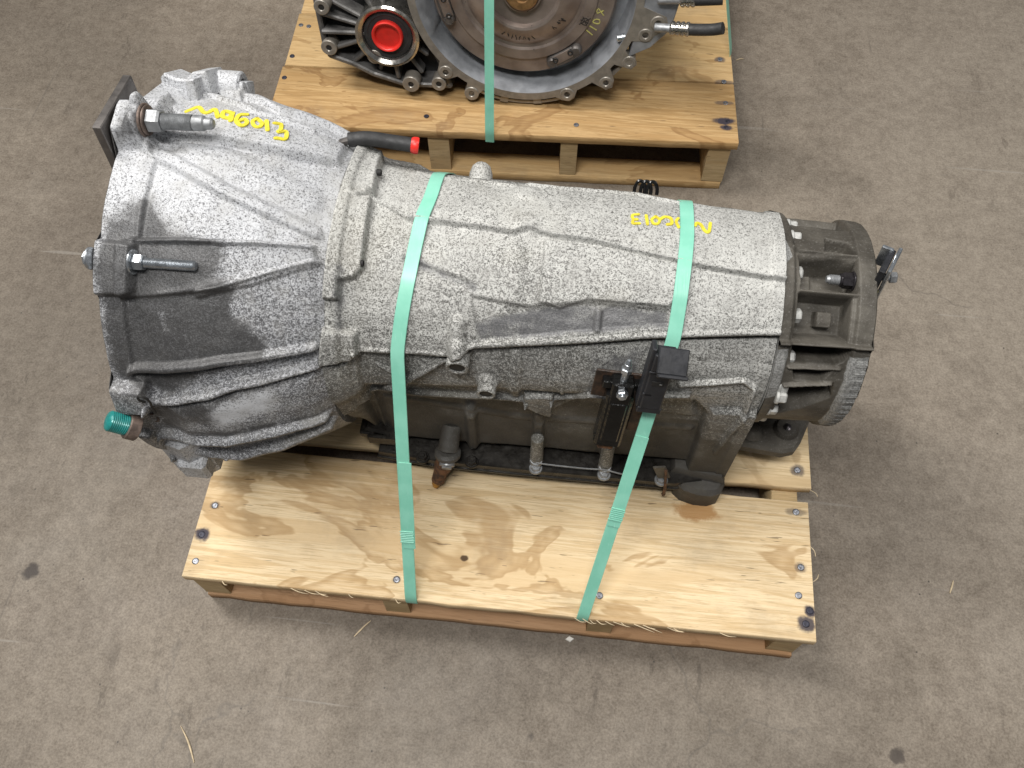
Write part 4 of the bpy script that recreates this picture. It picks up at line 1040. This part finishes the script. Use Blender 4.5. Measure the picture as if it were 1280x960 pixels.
# differential side: open webbed casting with bearing ring and red plug
dout = [(-.336, .21), (-.338, .16), (-.335, .08), (-.329, .058), (-.292, .046), (-.258, .029), (-.203, .013), (-.125, .016), (-.14, .06), (-.165, .12), (-.178, .19), (-.175, .25), (-.26, .29)]
part('web_back', prism(dout, tx, -.12, -.052, .004), 'txblack', TX, angle=30)
ed = []
for i in range(len(dout)):
    a = np.array(dout[i]); b_ = np.array(dout[(i + 1) % len(dout)]); m = (a + b_) / 2; L = np.linalg.norm(b_ - a); e_ = (b_ - a) / L
    ed.append(box(tx(*m, -.034), (L + .006, .009, .044), np.array([TU * e_[0] + TW * e_[1], -TU * e_[1] + TW * e_[0], TN]), .0025))
part('web_rim', cat(*ed), 'txdark', TX, angle=30)
dc = np.array([-.223, .108])
for a, L, hgt in ((152, .115, .03), (166, .11, .034), (182, .108, .036), (200, .112, .03), (222, .095, .026), (252, .075, .02), (276, .08, .03), (304, .085, .024), (325, .07, .02), (120, .12, .03), (95, .13, .03)):
    e_ = np.array([math.cos(a * D2R), math.sin(a * D2R)]); m = dc + e_ * (L * .5 + .02)
    part('web_rib', box(tx(*m, -.05 + hgt / 2 + .008), (L - .03, .0075, hgt), np.array([TU * e_[0] + TW * e_[1], -TU * e_[1] + TW * e_[0], TN]), .0025), 'txdark', TX, angle=30)
rg_ = part('bearing_ring', cat(lathe([(.052, -.05), (.0535, -.006), (.0530, .001), (.0500, .0035), (.0480, .0035), (.0425, -.001), (.0400, -.008), (.0390, -.030)], tx(*dc, 0), TN, 64)), 'chrome', TX, angle=30)
part('seal', lathe([(.0398, -.006), (.034, -.005), (.029, -.008), (.026, -.03)], tx(*dc, 0), TN, 48), 'rubber', rg_)
part('red_plug', lathe([(.0255, -.03), (.0258, .001), (.0245, .0035), (.0225, .0030), (.0210, .001), (.0200, -.004), (0, -.0055)], tx(*dc, 0), TN, 48), 'red', rg_, angle=40)
# gearbox body behind the bell (continues out of frame)
part('rear_case', cat(prism([(CU + .17 * math.cos(a), CW + .17 * math.sin(a)) for a in np.linspace(0, 2 * math.pi, 40, endpoint=False)], tx, -.05, -.26, .02),
                      prism([(-.33, .07), (-.25, .04), (-.1, .03), (0, .02), (0, .36), (-.2, .33), (-.32, .24)], tx, -.10, -.24, .02)), 'txcast', TX, angle=30)
part('support_foot', box((.35, .985, H2 + .011), (.30, .12, .0225), None, .004), 'txdark', TX)
part('dowel', cyl(tx(.168, .132, -.008), tx(.150, .128, -.006), .006, n=16), 'zinc', TX)
# cooler hoses with crimped collars
def hose(P, r, parent, grooves):
    h = part('cooler_hose', tube(spline(P, 16), r, 18), 'rubber', parent)
    a = np.array(P[0]); d = nrm(np.array(P[1]) - a); pr = [(r * .8, -.012)]
    for k in range(grooves): pr += [(r * 1.02, -.011 + k * .0075), (r * 1.22, -.009 + k * .0075), (r * 1.22, -.006 + k * .0075), (r * 1.02, -.0045 + k * .0075)]
    part('crimp_collar', lathe(pr, a, d, 24), 'chrome', h)
hose([(.590, .862, .291), (.615, .857, .295), (.640, .852, .301), (.655, .848, .308)], .0088, TX, 4)
hose([(.600, .885, .325), (.62, .882, .329), (.65, .88, .334)], .0088, TX, 3)
part('hose_stub', cat(cyl((.555, .868, .286), (.585, .863, .290), .0065), cyl((.555, .89, .318), (.597, .886, .325), .0065)), 'dullzinc', TX)

# straps of the far pallet
P = np.concatenate([np.linspace(bp(-.418, -.0012, H2 - .02), bp(-.418, -.0012, H2 + .001), 5), np.linspace(bp(-.418, -.0012, H2 + .001), (.3005, .893, .492), 60)[1:], spline([(.3005, .893, .492), (.30, .91, .52), (.30, .95, .53), (.30, 1.1, .50)], 20)[1:], np.linspace((.30, 1.1, .5), (.30, 1.37, H2), 30)[1:]])
for _ in range(1): P[1:-1] = (P[:-2] + 2 * P[1:-1] + P[2:]) / 4
strap('plastic_strap', P, .0150, .0009, 'mint green plastic strap down the front of the torque converter')
P = np.concatenate([np.linspace((.7115, 1.03, H2 - .02), (.7115, 1.03, H2 + .001), 4), np.linspace((.7115, 1.03, H2 + .001), (.60, 1.055, .52), 30)[1:], np.linspace((.60, 1.055, .52), (.30, 1.05, .535), 16)[1:]])
P[1:-1] = (P[:-2] + 2 * P[1:-1] + P[2:]) / 4
o = solo('plastic_strap', ribbon(P, [(.2, 1., .15)] * len(P), .0150, .0009), 'strap', tuple(P[3]), 'thin edge-on green strap at the end of the far pallet beside the hoses', 'strap')

# ------------------------------------------------------------------ scraps on the floor
SPL = ['long pale wood splinter alone on the concrete, away from every pallet', 'short pale splinter lying by the front bottom board of the pale pallet', 'tiny pale splinter on the concrete below the teal dowel', 'orange tinted splinter on the concrete past the far pallet corner with the hoses', 'small pale splinter on the concrete beyond the dark tail of the gearbox']
for i, (x, y, a, L) in enumerate([(.029, -.186, 2.2, .05), (.223, -.020, .9, .03), (-.09, .30, .4, .02), (.756, 1.156, .3, .016), (1.02, .12, 1.2, .02)]):
    d = np.array([math.cos(a), math.sin(a), 0]); c_ = np.array([x, y, .0012])
    P = spline([c_ - d * L / 2, c_ + (.001, .002, .0006), c_ + d * L / 2], 8)
    solo('wood_splinter', tube(P, [.0006, .001, .0012, .0013, .0012, .001, .0008, .0004], 6), 'splinter', tuple(c_), SPL[i], 'splinter', 'wood splinters on the floor')
solo('white_chip', prism([(.496, -.006), (.503, -.009), (.508, -.004), (.501, -.001)], lambda u, v, n_: (u, v, n_), .0002, .003, .0008), 'chip', (.502, -.005, 0), 'small white chip on the concrete in front of the pale pallet', 'chip')
